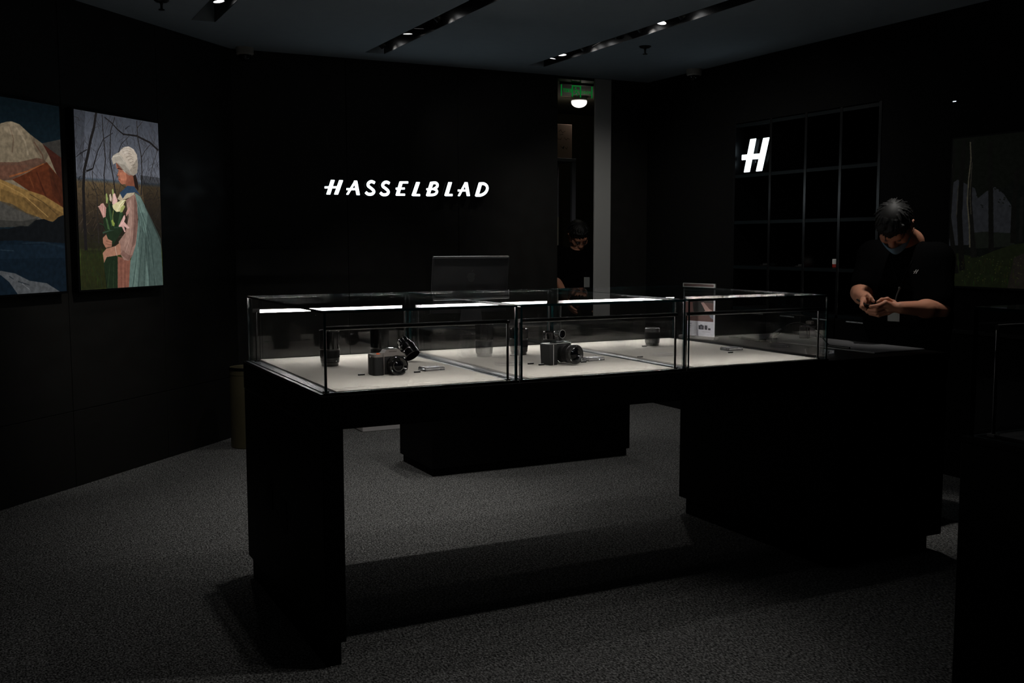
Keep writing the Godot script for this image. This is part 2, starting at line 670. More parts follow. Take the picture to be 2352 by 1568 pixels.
func paint_girl() -> ImageTexture:
	var im := Image.create(440, 600, false, Image.FORMAT_RGB8)
	ramp(im, [[0.0, rgb(58, 61, 68)], [0.2, rgb(80, 83, 91)], [0.365, rgb(94, 97, 106)], [0.375, rgb(62, 70, 80)], [0.395, rgb(84, 70, 50)], [0.5, rgb(58, 48, 36)], [0.65, rgb(37, 32, 27)], [0.76, rgb(33, 32, 22)], [0.8, rgb(46, 54, 25)], [1.0, rgb(40, 44, 20)]])
	twigs(im, 260, 40, 420, rgb(42, 40, 42), 4, true)
	twigs(im, 320, 400, 800, rgb(28, 23, 19), 5, false)
	twigs(im, 120, 400, 700, rgb(80, 66, 48), 6, false)
	soften(im, 0.5)
	for i in 160:
		var gx := rng.randi_range(-10, 420)
		var gy := rng.randi_range(790, 1010)
		brush(im, [gx, gy, gx + rng.randi_range(-16, 16), gy - rng.randi_range(20, 45)], 2.5, 1.0, rgb(rng.randi_range(38, 66), rng.randi_range(50, 76), 24))
	brush(im, [246,-4,214,86,174,151,129,251,87,330,70,428,68,567,71,777], 26, 36, rgb(26, 24, 24))
	brush(im, [111,334,182,317,214,268,238,224,316,142,428,100], 16, 5, rgb(26, 24, 24))
	brush(im, [2,262,51,239,128,213], 5, 9, rgb(26, 24, 24))
	brush(im, [340,16,417,42,488,76,554,98,716,96,889,125,995,166], 8, 20, rgb(26, 24, 24))
	brush(im, [312,4,315,99,322,155,331,261,307,348,309,462], 10, 14, rgb(34, 32, 32))
	brush(im, [461,6,402,93,383,259,415,358,433,451], 10, 14, rgb(34, 32, 32))
	brush(im, [727,6,731,106,770,215,769,328,749,448], 10, 16, rgb(36, 33, 32))
	brush(im, [897,132,812,183,769,223], 5, 8, rgb(36, 33, 32))
	brush(im, [801,4,727,51], 4, 8, rgb(36, 33, 32))
	brush(im, [985,165,912,260,872,353], 4, 8, rgb(36, 33, 32))
	brush(im, [178,326,176,389,219,465,216,635,219,742], 7, 12, rgb(40, 36, 33))
	brush(im, [622,106,527,156,486,210], 4, 9, rgb(36, 33, 32))
	brush(im, [0,40,43,44,55,60], 3, 7, rgb(36, 33, 32))
	brush(im, [579,67,614,50,642,42], 8, 2, rgb(24, 24, 26))
	brush(im, [23,388,35,368,55,363], 9, 3, rgb(24, 24, 26))
	brush(im, [114,482,124,455], 9, 3, rgb(24, 22, 22))
	brush(im, [131,696,166,692], 8, 3, rgb(22, 20, 20))
	brush(im, [153,597,188,591], 7, 3, rgb(24, 22, 22))
	soften(im, 0.7)
	filled(im, [277,577,336,526,389,499,483,530,528,573,539,631,459,695,385,746,322,715,282,634], rgb(30, 42, 28))
	filled(im, [265,843,332,764,421,801,441,926,420,1002,285,1003], rgb(27, 38, 25))
	brush(im, [300,995,340,851], 7, 3, rgb(44, 60, 38))
	brush(im, [365,1001,385,837], 6, 3, rgb(44, 58, 38))
	brush(im, [235,993,219,921,138,876], 8, 3, rgb(40, 54, 34))
	filled(im, [651,333,690,330,714,375,719,423,665,399], rgb(35, 25, 22))
	filled(im, [558,387,658,338,674,402,568,410], rgb(116, 70, 54))
	filled(im, [453,268,459,301,482,311,462,343,479,351,472,362,486,378,509,392,558,390,608,372,655,336,561,307,495,282], rgb(150, 95, 74))
	filled(im, [492,325,560,318,604,342,571,369,503,368], rgb(168, 108, 84))
	brush(im, [468,301,495,303,522,306], 10, 6, rgb(50, 34, 30))
	brush(im, [472,364,502,368], 9, 5, rgb(128, 64, 56))
	brush(im, [465,343,489,346], 7, 3, rgb(96, 58, 46))
	filled(im, [401,250,425,228,466,214,506,203,566,241,623,290,660,335,604,336,545,317,494,289,456,268,421,282], rgb(158, 150, 138))
	filled(im, [493,209,525,187,568,170,617,165,675,178,715,209,723,270,707,317,659,337,619,305,565,256], rgb(172, 160, 146))
	brush(im, [517,187,571,175,632,180], 5, 3, rgb(120, 108, 96))
	brush(im, [537,202,590,190,641,196], 5, 3, rgb(120, 108, 96))
	brush(im, [557,217,608,205,651,212], 5, 3, rgb(120, 108, 96))
	brush(im, [577,232,627,220,661,227], 5, 3, rgb(120, 108, 96))
	brush(im, [597,247,646,235,670,243], 5, 3, rgb(120, 108, 96))
	brush(im, [618,262,665,251,680,259], 5, 3, rgb(120, 108, 96))
	brush(im, [638,277,684,266,690,275], 5, 3, rgb(120, 108, 96))
	brush(im, [659,292,703,281,699,290], 5, 3, rgb(120, 108, 96))
	brush(im, [540,179,617,167,678,180], 5, 3, rgb(196, 186, 172))
	brush(im, [417,237,499,223,564,263], 6, 3, rgb(190, 182, 168))
	filled(im, [454,479,493,443,566,441,672,431,650,455,548,478,487,489], rgb(170, 155, 132))
	filled(im, [484,443,537,420,577,399,665,399,740,450,675,434,573,442,550,455,518,476], rgb(43, 60, 80))
	filled(im, [667,436,739,456,856,575,988,710,999,1009,535,1004,585,843,654,742,704,592], rgb(85, 103, 97))
	brush(im, [710,480,720,667,600,1004], 5, 9, rgb(54, 70, 66))
	brush(im, [717,493,755,674,671,1006], 5, 9, rgb(54, 70, 66))
	brush(im, [724,506,789,682,743,1009], 5, 9, rgb(54, 70, 66))
	brush(im, [731,519,824,689,815,1011], 5, 9, rgb(54, 70, 66))
	brush(im, [738,533,860,697,889,1013], 5, 9, rgb(54, 70, 66))
	brush(im, [701,495,787,629,907,998], 6, 8, rgb(104, 124, 116))
	brush(im, [704,630,680,780,624,1001], 5, 8, rgb(100, 118, 110))
	brush(im, [723,629,789,819,791,1003], 5, 8, rgb(98, 116, 110))
	filled(im, [432,815,585,836,554,1004,417,1003], rgb(118, 76, 63))
	brush(im, [468,830,463,1000], 4, 6, rgb(84, 52, 44))
	brush(im, [520,838,508,1001], 4, 6, rgb(84, 52, 44))
	brush(im, [498,838,485,1001], 4, 5, rgb(140, 95, 80))
	filled(im, [555,484,671,442,695,502,694,630,661,742,615,810,566,843,505,837,463,801,450,728,533,676,586,579], rgb(136, 106, 95))
	brush(im, [672,466,678,592,620,742,567,832], 5, 8, rgb(106, 78, 70))
	brush(im, [609,482,619,593,592,705,524,794], 5, 8, rgb(160, 130, 118))
	filled(im, [341,468,355,504,377,561,394,633,371,641,350,569], rgb(52, 74, 46))
	filled(im, [482,544,511,558,480,617,444,654,455,603], rgb(44, 64, 42))
	filled(im, [303,584,330,605,352,662,326,655], rgb(58, 80, 50))
	filled(im, [319,455,333,450,345,482,334,510,317,506], rgb(132, 142, 86))
	filled(im, [393,428,406,421,418,448,410,477,396,475], rgb(138, 148, 90))
	filled(im, [359,457,377,451,392,481,382,499,362,489], rgb(176, 160, 140))
	filled(im, [230,533,259,513,286,507,318,535,308,585,279,593,256,560], rgb(182, 136, 126))
	brush(im, [283,511,289,541,285,586], 6, 3, rgb(214, 176, 166))
	brush(im, [301,532,304,562,294,584], 5, 3, rgb(150, 96, 92))
	brush(im, [224,530,247,525,263,536], 6, 2, rgb(206, 166, 158))
	filled(im, [403,452,427,447,454,487,445,523,411,540,390,507], rgb(204, 166, 156))
	brush(im, [417,459,427,495,418,531], 6, 3, rgb(228, 198, 190))
	brush(im, [437,480,434,516], 5, 3, rgb(172, 122, 118))
	filled(im, [389,519,435,503,502,485,554,481,524,513,476,553,437,555,402,540], rgb(200, 190, 146))
	brush(im, [532,487,479,514,446,549], 7, 3, rgb(226, 220, 186))
	brush(im, [557,484,516,501,484,522], 6, 3, rgb(150, 146, 96))
	brush(im, [402,546,390,582,395,633], 8, 4, rgb(128, 136, 76))
	filled(im, [490,528,530,512,545,521,509,555,481,557], rgb(148, 152, 92))
	filled(im, [577,533,597,521,608,536,581,561,552,580,551,558], rgb(176, 128, 118))
	filled(im, [522,576,538,571,542,590,526,611,590,646,568,653,523,639,539,670,524,673,496,642,451,643,477,619], rgb(194, 152, 144))
	brush(im, [528,580,517,610,475,635], 6, 3, rgb(226, 192, 184))
	brush(im, [581,649,536,631,512,629], 5, 2, rgb(222, 186, 178))
	filled(im, [371,606,389,601,411,623,403,640,383,635], rgb(124, 140, 66))
	brush(im, [267,679,340,666,399,662], 16, 4, rgb(46, 64, 50))
	brush(im, [400,648,460,643,492,648], 12, 4, rgb(40, 58, 42))
	brush(im, [235,624,284,634,311,663], 9, 3, rgb(38, 54, 36))
	filled(im, [267,706,306,687,325,713,373,725,365,758,296,765,265,736], rgb(148, 104, 84))
	filled(im, [258,794,303,768,406,755,468,733,474,805,387,812,302,818,270,851], rgb(150, 108, 88))
	brush(im, [299,724,371,735], 4, 3, rgb(96, 62, 50))
	brush(im, [298,742,366,748], 4, 3, rgb(96, 62, 50))
	brush(im, [406,757,413,786,426,814], 4, 4, rgb(200, 180, 160))
	tint(im, [825,552,988,710,999,1009,823,1011,776,781], rgb(40, 48, 46), 0.45)
	tint(im, [723,629,814,705,759,1009,663,1006], rgb(40, 48, 46), 0.3)
	tint(im, [674,440,736,460,793,553,729,554], rgb(120, 140, 132), 0.3)
	tint(im, [661,451,693,502,691,630,651,742,615,765,647,593], rgb(70, 48, 44), 0.4)
	tint(im, [561,506,625,474,616,631,575,720,511,764,568,616], rgb(176, 146, 134), 0.3)
	tint(im, [463,802,566,843,615,810,569,809,495,779], rgb(84, 58, 50), 0.4)
	tint(im, [561,311,659,337,608,372,558,390,576,351], rgb(90, 52, 42), 0.45)
	tint(im, [456,268,495,283,546,308,500,307,463,290], rgb(70, 40, 32), 0.5)
	tint(im, [619,305,713,233,723,270,707,317,659,337], rgb(96, 88, 78), 0.45)
	tint(im, [509,194,571,172,632,171,598,218,537,221], rgb(200, 190, 178), 0.35)
	tint(im, [456,268,563,278,660,335,604,336,494,289], rgb(110, 102, 92), 0.4)
	tint(im, [15,776,245,778,300,995,1,1000], rgb(22, 22, 16), 0.45)
	tint(im, [745,329,998,333,1007,782,946,689,795,523], rgb(14, 13, 12), 0.4)
	tint(im, [1,1,124,3,50,428,9,430], rgb(24, 24, 26), 0.3)
	return finish(im, 0.12, 9)


func paint_hills() -> ImageTexture:
	var im := Image.create(440, 600, false, Image.FORMAT_RGB8)
	ramp(im, [[0.0, rgb(8, 15, 19)], [0.28, rgb(16, 27, 33)], [1.0, rgb(16, 26, 32)]])
	filled(im, [790,213,995,177,1009,178,1075,295,914,265], rgb(46, 44, 41))
	filled(im, [-145,265,355,175,435,134,487,122,533,116,605,125,697,167,818,211,878,267,1000,392,1016,556,808,507,605,453,410,424,-159,426], rgb(104, 93, 76))
	filled(im, [818,211,1002,275,1027,328,1011,454,878,271], rgb(52, 27, 21))
	filled(im, [-154,373,418,329,576,321,756,289,826,292,887,335,681,360,515,412,410,424,-160,433], rgb(80, 58, 47))
	filled(im, [515,412,680,364,853,306,999,400,1016,556,851,509,672,465], rgb(74, 37, 22))
	brush(im, [490,398,653,365,824,315], 14, 8, rgb(120, 70, 40))
	brush(im, [749,364,799,446,837,498], 12, 20, rgb(58, 28, 18))
	brush(im, [880,336,930,426,997,517], 10, 14, rgb(60, 30, 20))
	brush(im, [678,390,715,449], 8, 8, rgb(92, 50, 30))
	brush(im, [735,207,813,270,825,308], 12, 16, rgb(80, 60, 48))
	brush(im, [512,135,545,205,527,272], 10, 14, rgb(88, 74, 60))
	brush(im, [577,145,652,213,674,278], 14, 20, rgb(120, 108, 90))
	brush(im, [353,197,372,267], 10, 12, rgb(86, 72, 58))
	filled(im, [-158,413,411,415,605,454,810,484,1017,548,1006,589,885,622,716,604,529,559,401,529,-168,527], rgb(114, 88, 50))
	filled(im, [601,498,807,522,1007,579,885,622,744,599], rgb(92, 70, 40))
	brush(im, [409,431,602,483,844,598], 8, 8, rgb(132, 104, 62))
	brush(im, [671,480,807,522,947,588], 6, 6, rgb(70, 54, 32))
	filled(im, [-170,547,401,524,504,537,635,579,747,599,806,615,656,650,-181,672], rgb(62, 60, 56))
	filled(im, [-181,675,467,663,562,647,643,648,715,615,800,608,885,625,946,596,1022,579,1001,1022,-210,999], rgb(14, 16, 18))
	filled(im, [-187,736,515,722,1009,737,1001,1022,-210,999], rgb(13, 22, 30))
	brush(im, [380,771,497,776], 8, 6, rgb(34, 44, 52))
	brush(im, [581,737,790,733,1007,761], 10, 20, rgb(20, 30, 38))
	filled(im, [-200,884,371,876,501,892,633,933,800,951,935,1002,696,1011,518,1001,444,936,370,898], rgb(66, 68, 70))
	brush(im, [524,934,631,956], 10, 5, rgb(34, 38, 42))
	brush(im, [447,906,485,922], 9, 6, rgb(36, 40, 44))
	brush(im, [563,946,629,979], 8, 5, rgb(92, 94, 96))
	tint(im, [697,167,818,211,878,267,825,308,745,252], rgb(60, 50, 40), 0.35)
	tint(im, [433,148,526,119,605,129,641,177,508,186], rgb(140, 126, 104), 0.3)
	tint(im, [866,321,999,400,1016,556,897,473], rgb(44, 24, 16), 0.5)
	tint(im, [407,460,601,498,747,569,716,604,529,559,401,529], rgb(70, 54, 30), 0.4)
	tint(im, [-178,635,393,620,590,624,746,603,656,650,-181,672], rgb(30, 30, 28), 0.5)
	tint(im, [-187,743,1008,745,1003,816,-194,817], rgb(22, 34, 44), 0.4)
	tint(im, [-156,386,417,344,683,330,516,397,411,416], rgb(96, 60, 46), 0.35)
	return finish(im, 0.22, 14)


func paint_woods() -> ImageTexture:
	var im := Image.create(660, 440, false, Image.FORMAT_RGB8)
	im.fill(rgb(5, 6, 5))
	filled(im, [-40,190,32,275,123,341,182,345,224,339,267,388,311,475,304,679,236,717,135,717,-20,727], rgb(24, 25, 27))
	filled(im, [118,639,176,631,303,642,333,726,121,746], rgb(12, 14, 11))
	filled(im, [-108,829,47,776,152,804,237,755,319,717,373,707,528,707,765,707,774,979,-102,1033], rgb(12, 15, 7))
	filled(im, [329,801,388,763,528,725,620,725,629,988,301,1008], rgb(18, 16, 13))
	filled(im, [-55,-68,797,58,809,390,455,419,312,299,266,351,224,339,182,364,140,409,123,341,32,275,-13,311,-47,190], rgb(6, 7, 5))
	brush(im, [10,59,2,253,-3,430,-6,529,15,688,44,915], 37, 58, rgb(6, 6, 5))
	brush(im, [58,7,51,335,49,531,74,894], 51, 68, rgb(6, 6, 5))
	brush(im, [99,12,97,242,98,435,115,630,132,804], 44, 68, rgb(8, 8, 7))
	brush(im, [90,30,97,146,89,280,87,435,102,591,109,737], 14, 17, rgb(44, 42, 34))
	brush(im, [103,166,99,377,108,513], 7, 10, rgb(34, 32, 26))
	brush(im, [36,315,35,412,32,530], 7, 8, rgb(30, 29, 25))
	brush(im, [0,165,-3,272], 7, 7, rgb(32, 32, 27))
	brush(im, [190,44,202,346,217,755], 48, 58, rgb(6, 6, 5))
	brush(im, [330,227,317,447,321,707], 51, 58, rgb(6, 6, 5))
	brush(im, [353,412,356,698], 34, 41, rgb(9, 9, 8))
	brush(im, [444,95,458,716], 44, 58, rgb(6, 6, 5))
	brush(im, [581,113,609,769], 61, 75, rgb(6, 6, 5))
	brush(im, [513,280,528,707], 24, 31, rgb(6, 6, 5))
	for i in 260:
		var gx := rng.randi_range(0, 1000)
		var gy := rng.randi_range(840, 1000)
		brush(im, [gx, gy, gx + rng.randi_range(-6, 6), gy - rng.randi_range(14, 40)], 2.2, 1.2, rgb(rng.randi_range(12, 26), rng.randi_range(16, 32), 8))
	for i in 60:
		var fx := rng.randi_range(60, 420)
		var fy := rng.randi_range(790, 960)
		brush(im, [fx, fy, fx + 5, fy + 1], 4, 4, rgb(46, 48, 24))
	for i in 120:
		var lx := rng.randi_range(120, 1000)
		var ly := rng.randi_range(330, 470)
		brush(im, [lx, ly, lx + 8, ly + 6], 10, 8, rgb(7, 8, 6))
	return finish(im, 0.2, 18)


func paint_banner() -> ImageTexture:
	var im := Image.create(180, 280, false, Image.FORMAT_RGB8)
	im.fill(rgb(236, 236, 244))
	# photo on the upper part: hands holding a dark camera against a brown ground
	filled(im, [45, 0, 955, 0, 955, 690, 45, 690], rgb(112, 82, 78))
	filled(im, [45, 60, 955, 40, 955, 300, 45, 300], rgb(70, 62, 60))
	filled(im, [300, 300, 640, 270, 760, 420, 700, 560, 420, 560, 330, 480], rgb(44, 42, 41))
	filled(im, [560, 300, 650, 290, 820, 420, 930, 460, 930, 520, 700, 520, 560, 560, 520, 530, 700, 470], rgb(196, 158, 150))
	filled(im, [45, 560, 150, 520, 200, 640, 130, 690, 45, 690], rgb(176, 134, 122))
	filled(im, [820, 540, 955, 500, 955, 640, 860, 600], rgb(130, 134, 150))
	# white foot with three dark product silhouettes
	filled(im, [45, 690, 955, 690, 955, 985, 45, 985], rgb(228, 228, 236))
	filled(im, [500, 775, 545, 775, 560, 760, 610, 760, 625, 775, 660, 775, 660, 860, 500, 860], rgb(62, 60, 68))
	filled(im, [555, 795, 600, 785, 625, 815, 600, 850, 555, 840], rgb(110, 108, 116))
	filled(im, [690, 770, 770, 770, 770, 862, 690, 862], rgb(70, 68, 76))
	filled(im, [800, 825, 870, 825, 870, 866, 800, 866], rgb(62, 60, 68))
	for k in 3:
		filled(im, [120, 745 + k * 40, 280 - k * 20, 745 + k * 40, 280 - k * 20, 757 + k * 40, 120, 757 + k * 40], rgb(150, 148, 156))
	filled(im, [620, 905, 860, 905, 860, 912, 620, 912], rgb(170, 168, 176))
	return finish(im, 0.06, 3)


# ================================================================ the room
func room() -> void:
	var f := put("floor", bx(-3.0, -0.1, -10.0, 6.6, 0.0, 3.2), "carpet")
	structure(f, "dark grey flecked carpet floor of the shop")
	# ceiling: slabs between the three recessed light slots
	var c := Node3D.new()
	c.name = "ceiling"
	add_child(c)
	structure(c, "plain dark grey ceiling with three recessed light slots")
	var zs := -7.72
	for s in [[-3.0, 1.205, zs], [1.35, 2.52, zs], [2.67, 3.835, zs], [3.98, 6.6, zs]]:
		put("slab", bx(s[0], CEIL, s[2], s[1], CEIL + 0.16, 3.2), "ceiling_grey", c)
	for s in [[1.205, 1.35, -6.73], [2.52, 2.67, -7.3], [3.835, 3.98, -7.27]]:
		put("slab", bx(s[0], CEIL, zs, s[1], CEIL + 0.16, s[2]), "ceiling_grey", c)
		put("slot_lining", bx(s[0] - 0.01, CEIL + 0.13, s[2], s[1] + 0.01, CEIL + 0.17, 3.2), "slot_black", c)
		for k in [[s[0] - 0.002, s[0] + 0.004], [s[1] - 0.004, s[1] + 0.002]]:
			put("slot_side", bx(k[0], CEIL + 0.001, s[2], k[1], CEIL + 0.14, 3.2), "slot_black", c)
	# back wall with its cladding panels
	var wb := Node3D.new()
	wb.name = "wall_back"
	add_child(wb)
	structure(wb, "black panelled back wall behind the counter")
	put("backing", bx(1.4, 0, BACK - 0.14, 4.279, CEIL, BACK - 0.012), "joint_black", wb)
	var edges := [1.55, 2.463, 3.379, 4.279]
	for i in 3:
		put("panel", bx(edges[i] + 0.002, 0.0, BACK - 0.012, edges[i + 1] - 0.002, CEIL, BACK, 0.001), "wall_black", wb)
	put("panel", bx(4.279, 2.745, BACK - 0.14, 4.80, CEIL, BACK - 0.01), "wall_black", wb)
	put("panel", bx(4.796, 0, BACK - 0.14, 5.6, CEIL, BACK), "wall_black", wb)
	var jamb := put("door_1", bx(4.634, 0, BACK - 0.012, 4.794, 2.765, BACK + 0.01, 0.003), "jamb_white")
	structure(jamb, "tall pale door edge at the right of the narrow doorway")
	# left wall, at 45 degrees, clad in panels
	var wl := Node3D.new()
	wl.name = "wall_left"
	add_child(wl)
	wl.position = Vector3(0, 0, -5.96)
	wl.rotation.y = PI / 4
	structure(wl, "black panelled slanted left wall with the pictures")
	put("backing", bx(-4.6, 0, -0.14, 2.32, CEIL, -0.012), "joint_black", wl)
	for i in 8:
		var x1 := 2.306 - i * 0.856
		var x0 := maxf(x1 - 0.856, -4.6)
		put("panel", bx(x0 + 0.002, 0, -0.012, x1 - 0.002, 0.438, 0, 0.001), "wall_black", wl)
		put("panel", bx(x0 + 0.002, 0.442, -0.012, x1 - 0.002, CEIL, 0, 0.001), "wall_black", wl)
	# right wall with the opening for the shelf unit
	var wr := Node3D.new()
	wr.name = "wall_right"
	add_child(wr)
	structure(wr, "black right wall around the recessed shelves")
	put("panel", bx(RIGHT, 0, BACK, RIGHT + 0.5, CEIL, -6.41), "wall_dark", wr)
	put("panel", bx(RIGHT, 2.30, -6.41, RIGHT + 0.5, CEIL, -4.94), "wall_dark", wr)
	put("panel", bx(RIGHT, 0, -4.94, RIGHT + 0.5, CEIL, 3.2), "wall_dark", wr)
	put("backing", bx(RIGHT + 0.5, 0, BACK, RIGHT + 0.6, CEIL, 3.2), "joint_black", wr)
	# the walls behind the camera
	var wf := put("wall_front", bx(-3.0, 0, 3.2, 6.6, CEIL, 3.35), "wall_black")
	structure(wf, "black front wall of the shop, opposite the sign")
	var ws := put("wall_side", bx(-3.15, 0, -3.2, -3.0, CEIL, 3.35), "wall_black")
	structure(ws, "black side wall left of the entrance")


func tracks() -> void:
	var cx := [1.278, 2.595, 3.908]
	var start := [-6.73, -7.3, -7.27]
	for i in 3:
		var words: String = ["left", "middle", "right"][i]
		var t := put("lighting_track", bx(cx[i] - 0.018, CEIL + 0.105, start[i] + 0.03, cx[i] + 0.018, CEIL + 0.13, 3.15), "lamp_body")
		tag(t, ["black lighting track in the ceiling slot nearest the slanted picture wall", "black lighting track in the middle ceiling slot above the display table", "black lighting track in the ceiling slot nearest the exit sign"][i], "lighting track", "ceiling lighting tracks")
	# proto lamp: a short cylinder with a bright face, hanging from the track, opening downwards
	var proto: Node3D = null
	# track, z, tilt direction (x,z), light energy, cone, label
	var lamps := [
		[0, -6.25, Vector2(0.15, 0.1), 0.7, 44.0, "round spotlight at the visible end of the left ceiling slot"],
		[0, -6.05, Vector2(1.3, 0.25), 0.25, 42.0, "spotlight turned sideways, next along the left ceiling slot"],
		[1, -7.08, Vector2(1.3, 0.0), 0.25, 42.0, "spotlight turned sideways at the far end of the middle ceiling slot"],
		[1, -6.64, Vector2(0.05, -0.05), 0.8, 38.0, "round spotlight facing down, nearest the far end of the middle slot"],
		[1, -6.44, Vector2(0.05, -0.15), 0.25, 38.0, "tilted spotlight right behind the first round one in the middle slot"],
		[1, -6.08, Vector2(1.3, 0.0), 0.25, 42.0, "spotlight turned sideways halfway along the middle ceiling slot"],
		[1, -5.50, Vector2(-0.05, 0.0), 0.5, 30.0, "large round spotlight at the near end of the middle ceiling slot"],
		[2, -6.86, Vector2(0.0, 0.1), 0.4, 38.0, "round spotlight facing down at the far end of the right slot"],
		[2, -7.02, Vector2(-0.1, -0.12), 0.2, 38.0, "small tilted spotlight at the very end of the right slot"],
		[2, -6.52, Vector2(1.3, 0.0), 0.25, 42.0, "first sideways spotlight along the right ceiling slot"],
		[2, -6.37, Vector2(0.5, 0.15), 0.2, 38.0, "slanting oval spotlight in the right slot, beside its first glare"],
		[2, -6.08, Vector2(0.45, -0.7), 0.75, 40.0, "second sideways spotlight along the right ceiling slot"],
		[2, -5.79, Vector2(1.3, 0.0), 0.35, 42.0, "third sideways spotlight, with the brightest glare in the right slot"],
		[2, -5.59, Vector2(-0.25, 0.1), 0.6, 40.0, "round spotlight in the middle of the right ceiling slot"],
		[2, -5.34, Vector2(1.2, 0.2), 0.08, 42.0, "dark spotlight back beyond the middle of the right slot"],
		[2, -4.73, Vector2(-0.3, -0.3), 0.14, 40.0, "round spotlight at the top edge, near end of the right slot"],
	]
	for d in lamps:
		var o: Node3D
		if proto == null:
			proto = thing("spotlight", d[5], "spotlight", Vector3.ZERO, 0.0, "spotlights in the ceiling slots")
			put("housing", B.new().lathe([[0.0, 0.07], [0.024, 0.07], [0.034, 0.06], [0.036, 0.0], [0.032, 0.0], [0.032, 0.004], [0.0, 0.004]], 24), "lamp_body", proto)
			put("lamp_face", B.new().lathe([[0.0, 0.003], [0.0315, 0.003]], 24), "lamp_face", proto)
			put("stem", B.new().tube([Vector3(0, 0.068, 0), Vector3(0, 0.09, 0)], 0.008), "lamp_body", proto)
			o = proto
		else:
			o = copy_of(proto, d[5])
		var dir: Vector3 = Vector3(d[2].x, -1.0, d[2].y).normalized()
		var y := -dir
		var x := Vector3.RIGHT if absf(y.x) < 0.5 else Vector3.FORWARD
		var z := x.cross(y).normalized()
		x = y.cross(z)
		o.transform = Transform3D(Basis(x, y, z), Vector3(cx[d[0]], CEIL + 0.02, d[1]))
		spot(o.position + dir * 0.012, o.position + dir * 2.0, d[3], d[4], Color(1, 0.985, 0.96), 0.03, 1.0)
	# the same tracks go on above and behind the camera
	for d in [[0, -4.5, 0.5, 42.0, Vector3(0.05, -2, 0.0), "left slot by the slanted wall"], [0, -5.2, 1.35, 20.0, Vector3(-0.70, -1.62, -1.2), "left slot, turned to the pictures"], [0, -3.0, 0.15, 42.0, Vector3(0, -2, 0), "left slot, above the front of the table end"], [1, -4.5, 1.65, 26.0, Vector3(-0.85, -2.75, -0.6), "middle slot, above the glass cases"],
		[1, -2.6, 0.95, 30.0, Vector3(-1.2, -2.7, -0.3), "middle slot, before the table"], [1, -1.3, 0.06, 42.0, Vector3(-0.4, -2, 0), "middle slot, nearest the entrance"], [2, -3.55, 1.5, 17.0, Vector3(0.1, -1.65, -0.1), "right slot, above the masked person"], [2, -2.0, 0.1, 24.0, Vector3(-1.3, -1.8, 0.6), "right slot, above the right edge cabinet"]]:
		var o := copy_of(proto, "round spotlight beyond the picture top, %s" % d[5])
		o.transform = Transform3D(Basis.IDENTITY, Vector3(cx[d[0]], CEIL + 0.02, d[1]))
		spot(o.position + Vector3(0, -0.012, 0), o.position + d[4], d[2], d[3], Color(1, 0.985, 0.96), 0.03, 1.0)


# ================================================================ pictures and sign
func left_pictures() -> void:
	lit_screen("screen_girl", paint_girl(), 1.0)
	lit_screen("screen_hills", paint_hills(), 1.0)
	var u := Vector3(1, 0, -1).normalized()
	var n := Vector3(1, 0, 1).normalized()
	for d in [[0.634, 1.378, "screen_girl", "lit picture of a girl in a white bonnet holding lilies"], [-0.224, 0.52, "screen_hills", "dim lit picture of red and ochre hills above dark water"]]:
		var o := thing("light_box_picture", d[3], "picture", Vector3(0, 0, -5.96), PI / 4, "light box pictures on the slanted wall")
		put("case", bx(d[0] - 0.012, 1.121, 0.001, d[1] + 0.012, 2.159, 0.052, 0.002), "bezel", o)
		put_mesh("screen", screen_mesh(d[0], 1.133, d[1], 2.147, 0.0535), d[2], o)
		var mid: float = (d[0] + d[1]) / 2
		area(Vector3(0, 0, -5.96) + u * mid + n * 0.07 + Vector3(0, 1.64, 0), n, Vector2(0.74, 1.0), 0.004, Color(0.9, 0.92, 1))


func woods_picture() -> void:
	lit_screen("screen_woods", paint_woods(), 1.0)
	var o := thing("wall_picture", "very dim wide picture of dark trees and grass on right wall", "picture", Vector3(RIGHT, 0, 0), -PI / 2)
	# local x runs along world z
	put("case", bx(-4.352, 1.128, 0.001, -2.988, 2.012, 0.047, 0.002), "bezel", o)
	put_mesh("screen", screen_mesh(-4.34, 1.14, -3.0, 2.0, 0.0485), "screen_woods", o)


